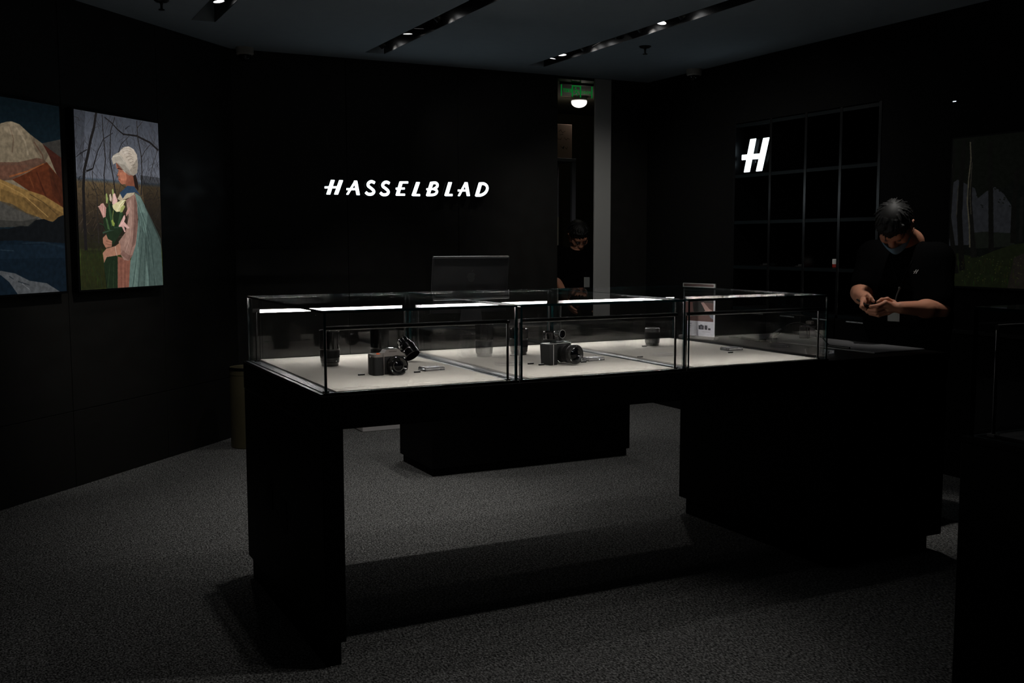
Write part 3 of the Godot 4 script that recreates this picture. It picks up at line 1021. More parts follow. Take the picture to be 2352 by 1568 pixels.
func wall_sign() -> void:
	var o := thing("lit_wall_sign", "row of white glowing slanted capital letters on the back wall", "sign", Vector3(2.965, 1.815, BACK))
	var letters := [
		[[-14.6,-630,45,-665,-56],[-14.6,-566,45,-605,-55],[8.2,-690,-8,-581,-4]],
		[[-8,-453,45,-518,-55],[-13.7,-453,44,-435,-56],[8.3,-522,-17,-437,-15]],
		[[11.2,-304,36,-324,44,-342,40,-355,26,-353,10,-333,-5,-314,-21,-310,-34,-323,-48,-342,-52,-360,-49,-373,-38]],
		[[11.3,-186,35,-206,43,-224,39,-238,25,-236,9,-215,-6,-197,-22,-194,-35,-206,-49,-226,-53,-244,-50,-257,-39]],
		[[-14.3,-89,47,-121,-53],[8.7,-97,43,-35,45],[8.1,-131,-5,-63,-2],[8.7,-129,-50,-62,-49]],
		[[-15.1,49,46,11,-52],[8.8,5,-50,62,-50]],
		[[-14.7,164,49,130,-50],[8,121,-4,185,0],[10.8,156,44,195,47,211,35,207,17,184,0],[10.2,177,1,202,-9,206,-25,190,-41,162,-47,123,-48]],
		[[-15.6,319,52,286,-47],[9.1,279,-45,336,-44]],
		[[-8.6,453,55,394,-48],[-14.5,456,55,475,-46],[8.2,387,-8,470,-6]],
		[[-15.4,581,52,549,-45],[11.4,572,49,612,50,637,34,641,8,623,-21,586,-40,542,-42]]
	]
	for l in letters:
		var face := B.new()
		var side := B.new()
		for p in stroke_polys(l):
			face.prism(p, 0.049, 0.05, true, false)
			side.prism(p, 0.004, 0.049, false, true)
		var f := put("letter", face, "sign_white", o)
		put("letter_side", side, "sign_side", f)
	area(Vector3(2.965, 1.82, BACK + 0.07), Vector3(0, 0, 1), Vector2(1.35, 0.1), 0.10, Color(0.9, 0.97, 1.0))
	# glowing emblem in the top left compartment of the shelves
	var h := thing("lit_emblem", "big white glowing letter with a crossbar inside the wall shelves", "sign", Vector3(RIGHT + 0.045, 2.06, -6.02), -PI / 2)
	var hf := B.new()
	var hs := B.new()
	for p in stroke_polys([[-33.5,-180,106,-245,-130],[-33.5,-34,101,-106,-131],[20,-304,-20,-68,-25]]):
		hf.prism(p, 0.035, 0.036, true, false)
		hs.prism(p, 0.0, 0.035, false, true)
	var ff := put("letter", hf, "sign_white", h)
	put("letter_side", hs, "sign_side", ff)
	put("bracket", bx(-0.24, -0.06, -0.29, -0.22, -0.04, 0.002), "bar_black", h)
	area(Vector3(RIGHT + 0.075, 2.06, -6.16), Vector3(-1, 0, 0), Vector2(0.24, 0.16), 0.04, Color(0.85, 0.95, 1.0))


func shelf_unit() -> void:
	var o := thing("wall_shelves", "tall black recessed wall shelves of four columns, behind the masked man", "shelf")
	var x0 := RIGHT
	var x1 := RIGHT + 0.34
	var zs := [-6.40, -5.99, -5.625, -5.29, -4.95]
	put("back_panel", bx(x1, 0.9, -6.41, x1 + 0.02, 2.30, -4.94), "wall_dark", o)
	for z in zs:
		put("upright", bx(x0 - 0.004, 0.9, z - 0.012, x1, 2.30, z + 0.012, 0.001), "lacquer", o)
	for y in [0.9, 1.215, 1.555, 1.905, 2.285]:
		for i in 4:
			var s := put("shelf_board", bx(x0 + 0.006, y - 0.015, zs[i] + 0.0125, x1, y + 0.005, zs[i + 1] - 0.0125), "table_black", o)
			put("edge_strip", bx(x0 - 0.002, y - 0.018, zs[i] + 0.0125, x0 + 0.005, y + 0.006, zs[i + 1] - 0.0125), "shelf_edge", s)
	# drawers below, with bright bar handles
	var d := thing("drawer_cabinet", "black low drawer cabinet with silver bar handles under the wall shelves", "cabinet")
	put("body", bx(RIGHT + 0.004, 0, -6.405, RIGHT + 0.48, 0.88, -4.945), "plinth_black", d)
	for i in 4:
		var fr := put("drawer", bx(RIGHT - 0.016, 0.1, zs[i] + 0.003, RIGHT + 0.004, 0.88, zs[i + 1] - 0.003, 0.002), "table_black", d)
		var zc: float = [-6.0, -5.67, -5.34, -5.02][i] - 0.06
		var hx := RIGHT - 0.038
		put("handle", B.new().tube([Vector3(hx, 0.868, zc - 0.075), Vector3(hx, 0.868, zc + 0.075)], 0.007, 12), "chrome", fr)
		put("handle_post", B.new().tube([Vector3(hx, 0.868, zc - 0.05), Vector3(RIGHT - 0.015, 0.868, zc - 0.05)], 0.004, 8), "chrome", fr)
		put("handle_post", B.new().tube([Vector3(hx, 0.868, zc + 0.05), Vector3(RIGHT - 0.015, 0.868, zc + 0.05)], 0.004, 8), "chrome", fr)
	var side := thing("low_cabinet", "black low cabinet along the right wall under the dim trees picture", "cabinet")
	put("body", bx(RIGHT - 0.05, 0, -4.9, RIGHT - 0.002, 0.86, -2.4), "plinth_black", side)
	put("top", bx(RIGHT - 0.07, 0.86, -4.91, RIGHT - 0.002, 0.885, -2.39, 0.003), "bar_black", side)
	# a few things on the shelf at 1.22 m
	var can := thing("spool_tin", "small tin with white top and red foot on the wall shelf", "tin", Vector3(5.34, 1.2205, -5.475), 0.0)
	put("body", B.new().lathe([[0.0, 0.0], [0.026, 0.0], [0.028, 0.004], [0.028, 0.024]], 24), "red", can)
	put("band", B.new().lathe([[0.0282, 0.024], [0.029, 0.026], [0.029, 0.056], [0.027, 0.06], [0.0, 0.06]], 24), "print_white", can)
	for k in [[-6.22, "first shelf column"], [-5.83, "second shelf column"]]:
		var p := thing("metal_plate_stand", "small shiny plate stand on the shelf, %s from the glowing letter" % k[1], "stand", Vector3(5.33, 1.2205, k[0]))
		put("plate", bx(-0.02, 0, -0.035, 0.02, 0.006, 0.035, 0.002), "chrome", p)
		put("lip", bx(0.012, 0.006, -0.035, 0.02, 0.018, 0.035, 0.002), "chrome", p)


# ================================================================ the display table
func display_table() -> void:
	var o := thing("display_table", "long black display table carrying the glass cases", "table")
	put("table_top", bx(0.944, 0.797, -4.33, 3.81, TABLE_TOP, -3.209, 0.003), "table_black", o)
	var leg := put("leg", bx(0.945, 0.085, -4.325, 1.016, 0.797, -3.211, 0.002), "table_black", o)
	put("plinth", bx(0.955, 0, -4.29, 1.004, 0.085, -3.235), "plinth_black", leg)
	for k in [[-3.93, 0.44], [-3.72, 0.40]]:
		put("socket_cover", bx(0.9425, k[1] - 0.06, k[0] - 0.045, 0.9455, k[1] + 0.06, k[0] + 0.045, 0.001), "plinth_black", leg)
	var blk := put("cabinet_end", bx(3.17, 0.085, -4.325, 3.809, 0.797, -3.211, 0.002), "table_black", o)
	put("plinth", bx(3.19, 0, -4.29, 3.785, 0.085, -3.27), "plinth_black", blk)


func pane(called: String, lo: Vector3, hi: Vector3, ax: int, parent: Node) -> void:   # clear faces across the axis, green cut edges round it
	var f := B.new()
	var e := B.new()
	var p := []
	for i in 8:
		p.append(Vector3(hi.x if i & 1 else lo.x, hi.y if i & 2 else lo.y, hi.z if i & 4 else lo.z))
	var faces := [[0, 4, 6, 2], [1, 3, 7, 5], [0, 1, 5, 4], [2, 6, 7, 3], [0, 2, 3, 1], [4, 5, 7, 6]]
	for i in 6:
		var q: Array = faces[i]
		(f if i / 2 == ax else e).quad(p[q[0]], p[q[1]], p[q[2]], p[q[3]])
	var g := put(called, f, "glass", parent)
	put("cut_edge", e, "glass_edge", g)


func display_cases() -> void:
	var xs := [[0.958, 1.655], [1.667, 2.375], [2.388, 3.098]]
	var words := ["glass display case on the table end nearest the slanted wall", "middle glass display case, holding the chrome edged camera", "glass display case beside the small banner and the masked man"]
	var z0 := -4.29
	var z1 := -3.215
	var t := 0.008
	for i in 3:
		var a: float = xs[i][0]
		var b: float = xs[i][1]
		var o := thing("glass_case", words[i], "display case", Vector3.ZERO, 0.0, "glass display cases on the table")
		var y0 := TABLE_TOP + 0.0015
		var y1 := 1.183
		put("tray", bx(a + t, y0, z0 + t, b - t, y0 + 0.003, z1 - t), "ledge_grey", o)
		put("rim", bx(a - 0.004, y0 - 0.001, z1 - 0.002, b + 0.004, y0 + 0.007, z1 + 0.005), "bar_black", o)
		put("rim", bx(a - 0.013 if i == 0 else a - 0.004, y0 - 0.001, z0, a - 0.001, y0 + 0.003, z1 - 0.002), "ledge_grey", o)
		# pale felt: a field and two border strips, butted with fine joints
		var fa := a + 0.042
		var fb := b - 0.04
		var fy := y0 + 0.003
		put("felt_board", bx(fa, fy, z0 + 0.075, fb, fy + 0.006, z1 - 0.075, 0.0006), "felt", o)
		put("felt_strip", bx(fa, fy, z1 - 0.074, fb, fy + 0.006, z1 - t - 0.004, 0.0006), "felt", o)
		put("felt_strip", bx(fa, fy, z0 + t + 0.01, fb, fy + 0.006, z0 + 0.074, 0.0006), "felt", o)
		pane("front_pane", Vector3(a + t, y0, z1 - t), Vector3(b - t, y1 - t, z1), 2, o)
		pane("back_pane", Vector3(a + t, y0, z0), Vector3(b - t, y1 - t, z0 + t), 2, o)
		pane("side_pane", Vector3(a, y0, z0), Vector3(a + t, y1 - t, z1), 0, o)
		pane("side_pane", Vector3(b - t, y0, z0), Vector3(b, y1 - t, z1), 0, o)
		pane("top_pane", Vector3(a, y1 - t, z0), Vector3(b, y1, z1), 1, o)
		# light bars on posts along front and back, with light strips facing the felt
		for s in [-1, 1]:
			var zb: float = z1 - 0.03 if s > 0 else z0 + 0.045
			var yb := 1.124
			var bar := put("light_bar", B.new().tube([Vector3(a + 0.01, yb, zb), Vector3(b - 0.018, yb, zb)], 0.0075, 14), "bar_black", o)
			for xp in [a + (0.013 if s > 0 else 0.024), b - 0.024]:
				put("post", B.new().tube([Vector3(xp, y0 + 0.004, zb), Vector3(xp, yb - 0.004, zb)], 0.0045, 10), "bar_black", bar)
				put("post_foot", B.new().at(Transform3D(Basis.IDENTITY, Vector3(xp, y0 + 0.0035, zb))).lathe([[0.0, 0.0], [0.011, 0.0], [0.011, 0.006], [0.0, 0.006]], 16), "bar_black", bar)
			# the strip sits on the lower inner side of the bar
			var dirz := -1.0 if s > 0 else 1.0
			var out := Vector3(0, -0.35, 0.937 * dirz)
			var up := Vector3(1, 0, 0).cross(out)
			var hs := 0.0025 if s > 0 else 0.0055
			var c := Vector3((a + b) / 2, yb, zb) + out * 0.0085
			var hl := (b - a) / 2 - 0.04
			var strip := B.new()
			strip.xf = Transform3D(Basis(Vector3(1, 0, 0), up if Vector3(1, 0, 0).cross(up).dot(out) > 0 else -up, out), c)
			strip.box(Vector3(-hl, -hs, -0.004), Vector3(hl, hs, 0.0005))
			put("light_strip", strip, "led", bar)
			area(c + out * 0.002, Vector3(0, -0.85, 0.53 * dirz), Vector2(hl * 2, 0.012), 0.028, Color(1.0, 0.985, 0.955))


# ================================================================ cameras, lenses and tags
func ring_ridges(b: B, r: float, y0: float, y1: float, count: int) -> void:
	for i in count:
		var t := TAU * i / count
		var old := b.xf
		b.xf = old * Transform3D(Basis(Vector3.UP, -t), Vector3(cos(t) * r, 0, sin(t) * r))
		b.box(Vector3(-0.0009, y0, -0.0009), Vector3(0.00035, y1, 0.0009))
		b.xf = old


func make_lens(label: String, r: float, h: float, hood: float, at: Vector3) -> Node3D:
	var o := thing("camera_lens", label, "lens", at, rng.randf() * 6.0, "camera lenses standing on the pale felt")
	var bh := h - hood
	put("mount", B.new().lathe([[0.0, 0.0], [r * 0.84, 0.0], [r * 0.86, 0.003], [r * 0.86, 0.013], [0.0, 0.013]], 36), "lens_gloss", o)
	put("barrel", B.new().lathe([[0.0, 0.013], [r * 0.92, 0.013], [r * 0.95, 0.018], [r * 0.95, bh * 0.3], [r * 0.97, bh * 0.32], [r * 0.97, bh - 0.003], [r * 0.93, bh], [r * 0.82, bh], [r * 0.78, bh - 0.012], [0.0, bh - 0.012]], 40), "lens_black", o)
	var fr := B.new()
	fr.lathe([[r * 0.96, bh * 0.42], [r * 0.985, bh * 0.43], [r * 0.985, bh * 0.78], [r * 0.96, bh * 0.79]], 40)
	ring_ridges(fr, r * 0.985, bh * 0.44, bh * 0.77, 84)
	put("focus_ring", fr, "rubber", o)
	put("front_glass", B.new().lathe([[r * 0.79, bh - 0.008], [r * 0.55, bh - 0.0055], [r * 0.3, bh - 0.004], [0.0, bh - 0.0035]], 32), "lens_glass", o)
	put("index_mark", bx(-0.0008, bh * 0.24, r * 0.951, 0.0008, bh * 0.29, r * 0.953), "print_white", o)
	if hood > 0:
		put("hood", B.new().lathe([[r * 0.965, bh - 0.012], [r, bh - 0.01], [r * 1.02, h - 0.004], [r * 1.03, h - 0.003], [r * 1.03, h], [r * 0.985, h], [r * 0.96, h - 0.004], [r * 0.94, bh - 0.002], [r * 0.93, bh - 0.004]], 44), "lens_gloss", o)
	return o


func name_tag(label: String, at: Vector3, turn := 0.0) -> void:
	var o := thing("name_tag", label, "tag", at, turn, "small black raised name tags on the felt")
	put("bar", bx(-0.013, 0, -0.003, 0.013, 0.0055, 0.003, 0.001), "plastic_black", o)
	var tb := B.new()
	for k in 6:
		tb.box(Vector3(-0.0105 + k * 0.0038, 0.0052, -0.002), Vector3(-0.0083 + k * 0.0038, 0.0062, 0.0018))
	put("print", tb, "print_white", o)


func acrylic_stand(label: String, at: Vector3, turn: float) -> void:
	var o := thing("acrylic_label_stand", label, "stand", at, turn, "clear acrylic label stands")
	put("block", bx(-0.042, 0, -0.03, 0.042, 0.012, 0.03, 0.0018), "acrylic", o)
	put("label_plate", bx(-0.033, 0.0125, -0.022, 0.033, 0.0135, 0.022), "plate_grey", o)
	for sx in [-1, 1]:
		for sz in [-1, 1]:
			put("pin", B.new().at(Transform3D(Basis.IDENTITY, Vector3(sx * 0.037, 0.0121, sz * 0.025))).lathe([[0.0, 0.0], [0.0025, 0.0], [0.0025, 0.002], [0.0, 0.003]], 12), "chrome", o)


func axis_z() -> Transform3D:   # a lathe along +y turned to point along +z
	return Transform3D(Basis(Vector3(1, 0, 0), Vector3(0, 0, 1), Vector3(0, -1, 0)), Vector3.ZERO)


func goods() -> void:
	var y := TABLE_TOP + 0.0107
	make_lens("tall black hooded lens standing behind the front left glass edge", 0.0385, 0.140, 0.062, Vector3(1.19, y, -3.915))
	make_lens("tall black hooded lens behind the grey camera", 0.0365, 0.146, 0.07, Vector3(1.385, y, -3.885))
	make_lens("tallest hooded lens in the middle case, left of the glass joint", 0.0375, 0.137, 0.055, Vector3(1.87, y, -3.94))
	make_lens("black lens standing just behind the first glass joint", 0.039, 0.112, 0.03, Vector3(2.03, y, -3.93))
	make_lens("wide black lens half hidden behind the chrome edged camera", 0.045, 0.092, 0.02, Vector3(2.205, y, -3.94))
	make_lens("short lone black lens at back of the felt, nearest the banner", 0.0355, 0.082, 0.0, Vector3(2.76, y, -3.99))
	tilted_lens(Vector3(1.53, y, -3.90))
	grey_camera(Vector3(1.302, y, -3.575), 0.06)
	chrome_camera(Vector3(2.025, y, -3.56), 0.2)
	name_tag("small black name tag on the felt, left of the grey camera", Vector3(1.203, y, -3.575), 0.05)
	name_tag("small black name tag between grey camera and first acrylic stand", Vector3(1.412, y, -3.555), 0.1)
	name_tag("small black name tag beside the glass joint, farther one", Vector3(1.909, y, -3.595))
	name_tag("small black name tag at the grip of the chrome edged camera", Vector3(1.93, y, -3.545), 0.12)
	name_tag("small black name tag under the lens of the chrome edged camera", Vector3(2.125, y, -3.55))
	name_tag("small black name tag lying alone in the case nearest the banner", Vector3(2.873, y, -3.56), 0.05)
	name_tag("small black name tag at the foot of lens behind first joint", Vector3(1.985, y, -3.90))
	name_tag("small black name tag left of lens behind the chrome edged camera", Vector3(2.13, y, -3.88))
	name_tag("small black name tag at the foot of the short lone lens", Vector3(2.70, y, -3.965))
	name_tag("small pale-edged name tag beside the second glass joint", Vector3(2.43, y, -3.60))
	acrylic_stand("clear acrylic label stand right of the grey camera", Vector3(1.488, y, -3.60), 0.1)
	acrylic_stand("clear acrylic label stand right of the chrome edged camera", Vector3(2.196, y, -3.60), 0.1)
	acrylic_stand("clear acrylic label stand glaring white in the case near banner", Vector3(2.955, y, -3.655), 0.05)


func tilted_lens(at: Vector3) -> void:
	var o := thing("tilted_lens", "fat glossy black lens leaning on its front rim, behind grey camera", "lens", at)
	# local +y is the axis from the wide front to the narrow mount
	var ax := Vector3(-0.30, 0.74, -0.60).normalized()
	var x := ax.cross(Vector3(0, 0, 1)).normalized()
	var z := x.cross(ax)
	var r := 0.034
	var low := r * sqrt(maxf(0.0, 1.0 - ax.y * ax.y))
	var xf := Transform3D(Basis(x, ax, z), Vector3(0, low, 0))
	put("front_barrel", B.new().at(xf).lathe([[0.0, 0.0], [r * 0.93, 0.0], [r, 0.003], [r, 0.024], [r * 0.96, 0.027], [0.0, 0.027]], 40), "lens_gloss", o)
	put("front_cap", B.new().at(xf).lathe([[0.0, -0.0012], [r * 0.92, -0.0012], [r * 0.95, 0.001], [r * 0.93, 0.002]], 40), "cap_matte", o)
	var fr := B.new().at(xf)
	fr.lathe([[0.0, 0.027], [r * 0.93, 0.027], [r * 0.97, 0.03], [r * 0.97, 0.05], [r * 0.9, 0.052], [0.0, 0.052]], 40)
	ring_ridges(fr, r * 0.97, 0.031, 0.049, 48)
	put("focus_ring", fr, "lens_gloss", o)
	put("rear_barrel", B.new().at(xf).lathe([[0.0, 0.052], [r * 0.82, 0.052], [r * 0.84, 0.055], [r * 0.8, 0.066], [r * 0.66, 0.069], [r * 0.66, 0.083], [r * 0.6, 0.086], [0.0, 0.086]], 36), "lens_gloss", o)
	var k := xf.basis * Vector3(-1, 0, 0.3).normalized()
	var c := xf * Vector3(0, 0.036, 0)
	put("lock_ring", B.new().tube([c + k * 0.036, c + k * 0.046, c + k * 0.047], 0.0055, 14), "lens_gloss", o)


func grey_camera(at: Vector3, turn: float) -> void:
	var o := thing("grey_camera", "graphite grey camera with orange shutter button and black lens", "camera", at, turn)
	var w := 0.066
	# body with a raised finder hump, pushed out from its front outline
	var outl := PackedVector2Array([Vector2(-w, 0.003), Vector2(-w + 0.003, 0), Vector2(w - 0.003, 0), Vector2(w, 0.003), Vector2(w - 0.001, 0.064), Vector2(w - 0.004, 0.072), Vector2(0.048, 0.080), Vector2(0.041, 0.089), Vector2(0.037, 0.091), Vector2(-0.006, 0.091), Vector2(-0.010, 0.089), Vector2(-0.017, 0.079), Vector2(-0.024, 0.077), Vector2(-w + 0.002, 0.077), Vector2(-w, 0.074)])
	put("body", B.new().prism(outl, -0.022, 0.018), "graphite", o)
	put("front_cover", bx(-0.018, 0.002, 0.0175, w - 0.004, 0.066, 0.0205, 0.001), "leather", o)
	var upright := Transform3D(Basis(Vector3(1, 0, 0), Vector3(0, 0, 1), Vector3(0, -1, 0)), Vector3.ZERO)
	var gr := PackedVector2Array([Vector2(-w - 0.001, -0.01), Vector2(-0.024, -0.01)])
	for k in 7:
		var a := PI / 2 * k / 6
		gr.append(Vector2(-0.036 + cos(a) * 0.011, 0.024 + sin(a) * 0.012))
	for k in 7:
		var a := PI / 2 + PI / 2 * k / 6
		gr.append(Vector2(-w + 0.012 + cos(a) * 0.013, 0.023 + sin(a) * 0.013))
	put("grip", B.new().at(upright).prism(gr, -0.067, 0.0), "leather", o)
	var gt := put("grip_top", B.new().at(upright).prism(gr, -0.0765, -0.067), "graphite", o)
	put("shutter_button", B.new().at(Transform3D(Basis(Vector3(1, 0, 0), 0.35), Vector3(-0.044, 0.0755, 0.020))).lathe([[0.0, 0.0], [0.0075, 0.0], [0.0075, 0.0025], [0.0055, 0.0038], [0.0, 0.0032]], 24), "orange", gt)
	put("front_dial", B.new().at(Transform3D(Basis.IDENTITY, Vector3(-0.044, 0.060, 0.034)) * axis_z()).lathe([[0.0, 0.0], [0.005, 0.0], [0.005, 0.004], [0.0, 0.004]], 20), "plastic_black", o)
	put("hot_shoe", bx(0.004, 0.0905, -0.014, 0.026, 0.0955, 0.008, 0.001), "chrome", o)
	put("top_plate", bx(-0.008, 0.0905, -0.018, 0.040, 0.092, 0.014, 0.0005), "plastic_black", o)
	put("strap_lug", B.new().ball(Vector3(-w - 0.002, 0.067, 0.005), Vector3(0.0025, 0.0035, 0.0025), 12, 8), "steel", o)
	var t := TextMesh.new()
	t.text = "HASSELBLAD"
	var sf := SystemFont.new()
	sf.font_names = PackedStringArray(["Droid Sans"])
	t.font = sf
	t.font_size = 16
	t.pixel_size = 0.00034
	t.depth = 0.0006
	var tm := MeshInstance3D.new()
	tm.name = "lettering"
	tm.mesh = t
	t.material = M["ink"]
	tm.position = Vector3(0.016, 0.0835, 0.0185)
	o.add_child(tm)
	var c := Vector3(0.021, 0.034, 0.02)
	var lx := Transform3D(Basis.IDENTITY, c) * axis_z()
	var ln := put("lens_barrel", B.new().at(lx).lathe([[0.0, 0.0], [0.031, 0.0], [0.033, 0.003], [0.033, 0.012], [0.0355, 0.015], [0.0362, 0.04], [0.035, 0.043], [0.030, 0.044], [0.021, 0.036], [0.0, 0.036]], 48), "lens_gloss", o)
	var fr := B.new().at(lx)
	ring_ridges(fr, 0.0362, 0.018, 0.037, 64)
	put("focus_ring", fr, "rubber", ln)
	put("front_glass", B.new().at(lx).lathe([[0.0175, 0.0362], [0.012, 0.0385], [0.006, 0.0398], [0.0, 0.0402]], 32), "lens_glass", ln)
	var marks := B.new().at(Transform3D(Basis.IDENTITY, c + Vector3(0, 0, 0.0438)))
	for a in [210.0, 320.0]:
		var q := Vector2.from_angle(deg_to_rad(a)) * 0.0325
		var tg := Vector2(-q.y, q.x).normalized() * 0.004
		var nr := q.normalized() * 0.0006
		marks.prism(PackedVector2Array([q - tg - nr, q + tg - nr, q + tg + nr, q - tg + nr]), 0.0, 0.0006)
	put("ring_marks", marks, "print_white", ln)


func chrome_camera(at: Vector3, turn: float) -> void:
	var o := thing("chrome_edged_camera", "black camera with chrome edges, big lens and round optical finder", "camera", at, turn)
	put("body", bx(-0.036, 0.006, -0.034, 0.044, 0.083, 0.012, 0.003), "leather", o)
	var trim := B.new()
	for yy in [0.006, 0.083]:
		trim.box(Vector3(-0.037, yy - 0.0012, 0.0095), Vector3(0.045, yy + 0.0012, 0.013), 0.0005)
	for xx in [-0.036, 0.044]:
		trim.box(Vector3(xx - 0.0012, 0.005, 0.0095), Vector3(xx + 0.0012, 0.084, 0.013), 0.0005)
	put("chrome_trim", trim, "silver", o)
	put("top_deck", bx(-0.030, 0.083, -0.028, 0.040, 0.087, 0.004, 0.0015), "lens_gloss", o)
	put("cold_shoe", bx(-0.008, 0.087, -0.018, 0.014, 0.090, 0.002, 0.0008), "steel", o)
	var grip := put("grip", B.new().prism(PackedVector2Array([Vector2(-0.076, 0.0), Vector2(-0.041, 0.0), Vector2(-0.039, 0.003), Vector2(-0.039, 0.078), Vector2(-0.043, 0.081), Vector2(-0.080, 0.081), Vector2(-0.082, 0.078)]), -0.03, 0.026), "leather", o)
	put("grip_band", bx(-0.0605, 0.0, 0.0255, -0.0585, 0.081, 0.0275, 0.0004), "silver", grip)
	put("grip_top", bx(-0.081, 0.081, -0.028, -0.04, 0.0845, 0.024, 0.001), "steel", grip)
	put("shutter_button", B.new().at(Transform3D(Basis.IDENTITY, Vector3(-0.061, 0.0845, 0.012))).lathe([[0.0, 0.0], [0.006, 0.0], [0.006, 0.003], [0.0, 0.0035]], 20), "chrome", grip)
	put("release_lever", B.new().tube([Vector3(-0.030, 0.016, 0.014), Vector3(-0.026, 0.011, 0.022), Vector3(-0.016, 0.009, 0.024)], 0.003, 8), "chrome", o)
	var c := Vector3(0.004, 0.043, 0.012)
	var lx := Transform3D(Basis.IDENTITY, c) * axis_z()
	var ln := put("lens_barrel", B.new().at(lx).lathe([[0.0, 0.0], [0.033, 0.0], [0.034, 0.004], [0.034, 0.022], [0.0355, 0.026], [0.0355, 0.05], [0.038, 0.056], [0.0385, 0.074], [0.037, 0.077], [0.032, 0.077], [0.022, 0.064], [0.0, 0.064]], 48), "lens_black", o)
	var fr := B.new().at(lx)
	ring_ridges(fr, 0.0355, 0.029, 0.048, 60)
	put("focus_ring", fr, "rubber", ln)
	put("front_ring", B.new().at(lx).lathe([[0.022, 0.0645], [0.026, 0.070], [0.0245, 0.0705], [0.0205, 0.065]], 40), "lens_gloss", ln)
	put("front_glass", B.new().at(lx).lathe([[0.0205, 0.0645], [0.014, 0.068], [0.007, 0.0698], [0.0, 0.0703]], 32), "lens_glass", ln)
	var marks := B.new().at(Transform3D(Basis.IDENTITY, c + Vector3(0, 0, 0.0768)))
	for a in [215.0, 325.0, 90.0]:
		var q := Vector2.from_angle(deg_to_rad(a)) * 0.0345
		var tg := Vector2(-q.y, q.x).normalized() * (0.0035 if a != 90.0 else 0.001)
		var nr := q.normalized() * 0.0006
		marks.prism(PackedVector2Array([q - tg - nr, q + tg - nr, q + tg + nr, q - tg + nr]), 0.0, 0.0006)
	put("ring_marks", marks, "print_white", ln)
	# round optical finder standing in the shoe
	var fd := put("optical_finder", B.new().at(Transform3D(Basis.IDENTITY, Vector3(0.003, 0.118, -0.034)) * axis_z()).lathe([[0.0, 0.0], [0.010, 0.0], [0.012, 0.004], [0.012, 0.026], [0.0165, 0.034], [0.0165, 0.041], [0.0148, 0.041], [0.013, 0.034], [0.0, 0.034]], 36), "lens_gloss", o)
	put("finder_rim", B.new().at(Transform3D(Basis.IDENTITY, Vector3(0.003, 0.118, -0.034)) * axis_z()).lathe([[0.0157, 0.0405], [0.0166, 0.0405], [0.0167, 0.0411], [0.0156, 0.0411]], 36), "steel", fd)
	put("finder_glass", B.new().at(Transform3D(Basis.IDENTITY, Vector3(0.003, 0.118, -0.034)) * axis_z()).lathe([[0.013, 0.0345], [0.007, 0.0375], [0.0, 0.0385]], 28), "lens_glass", fd)
	put("finder_foot", bx(-0.004, 0.090, -0.016, 0.010, 0.107, -0.004, 0.001), "plastic_black", fd)


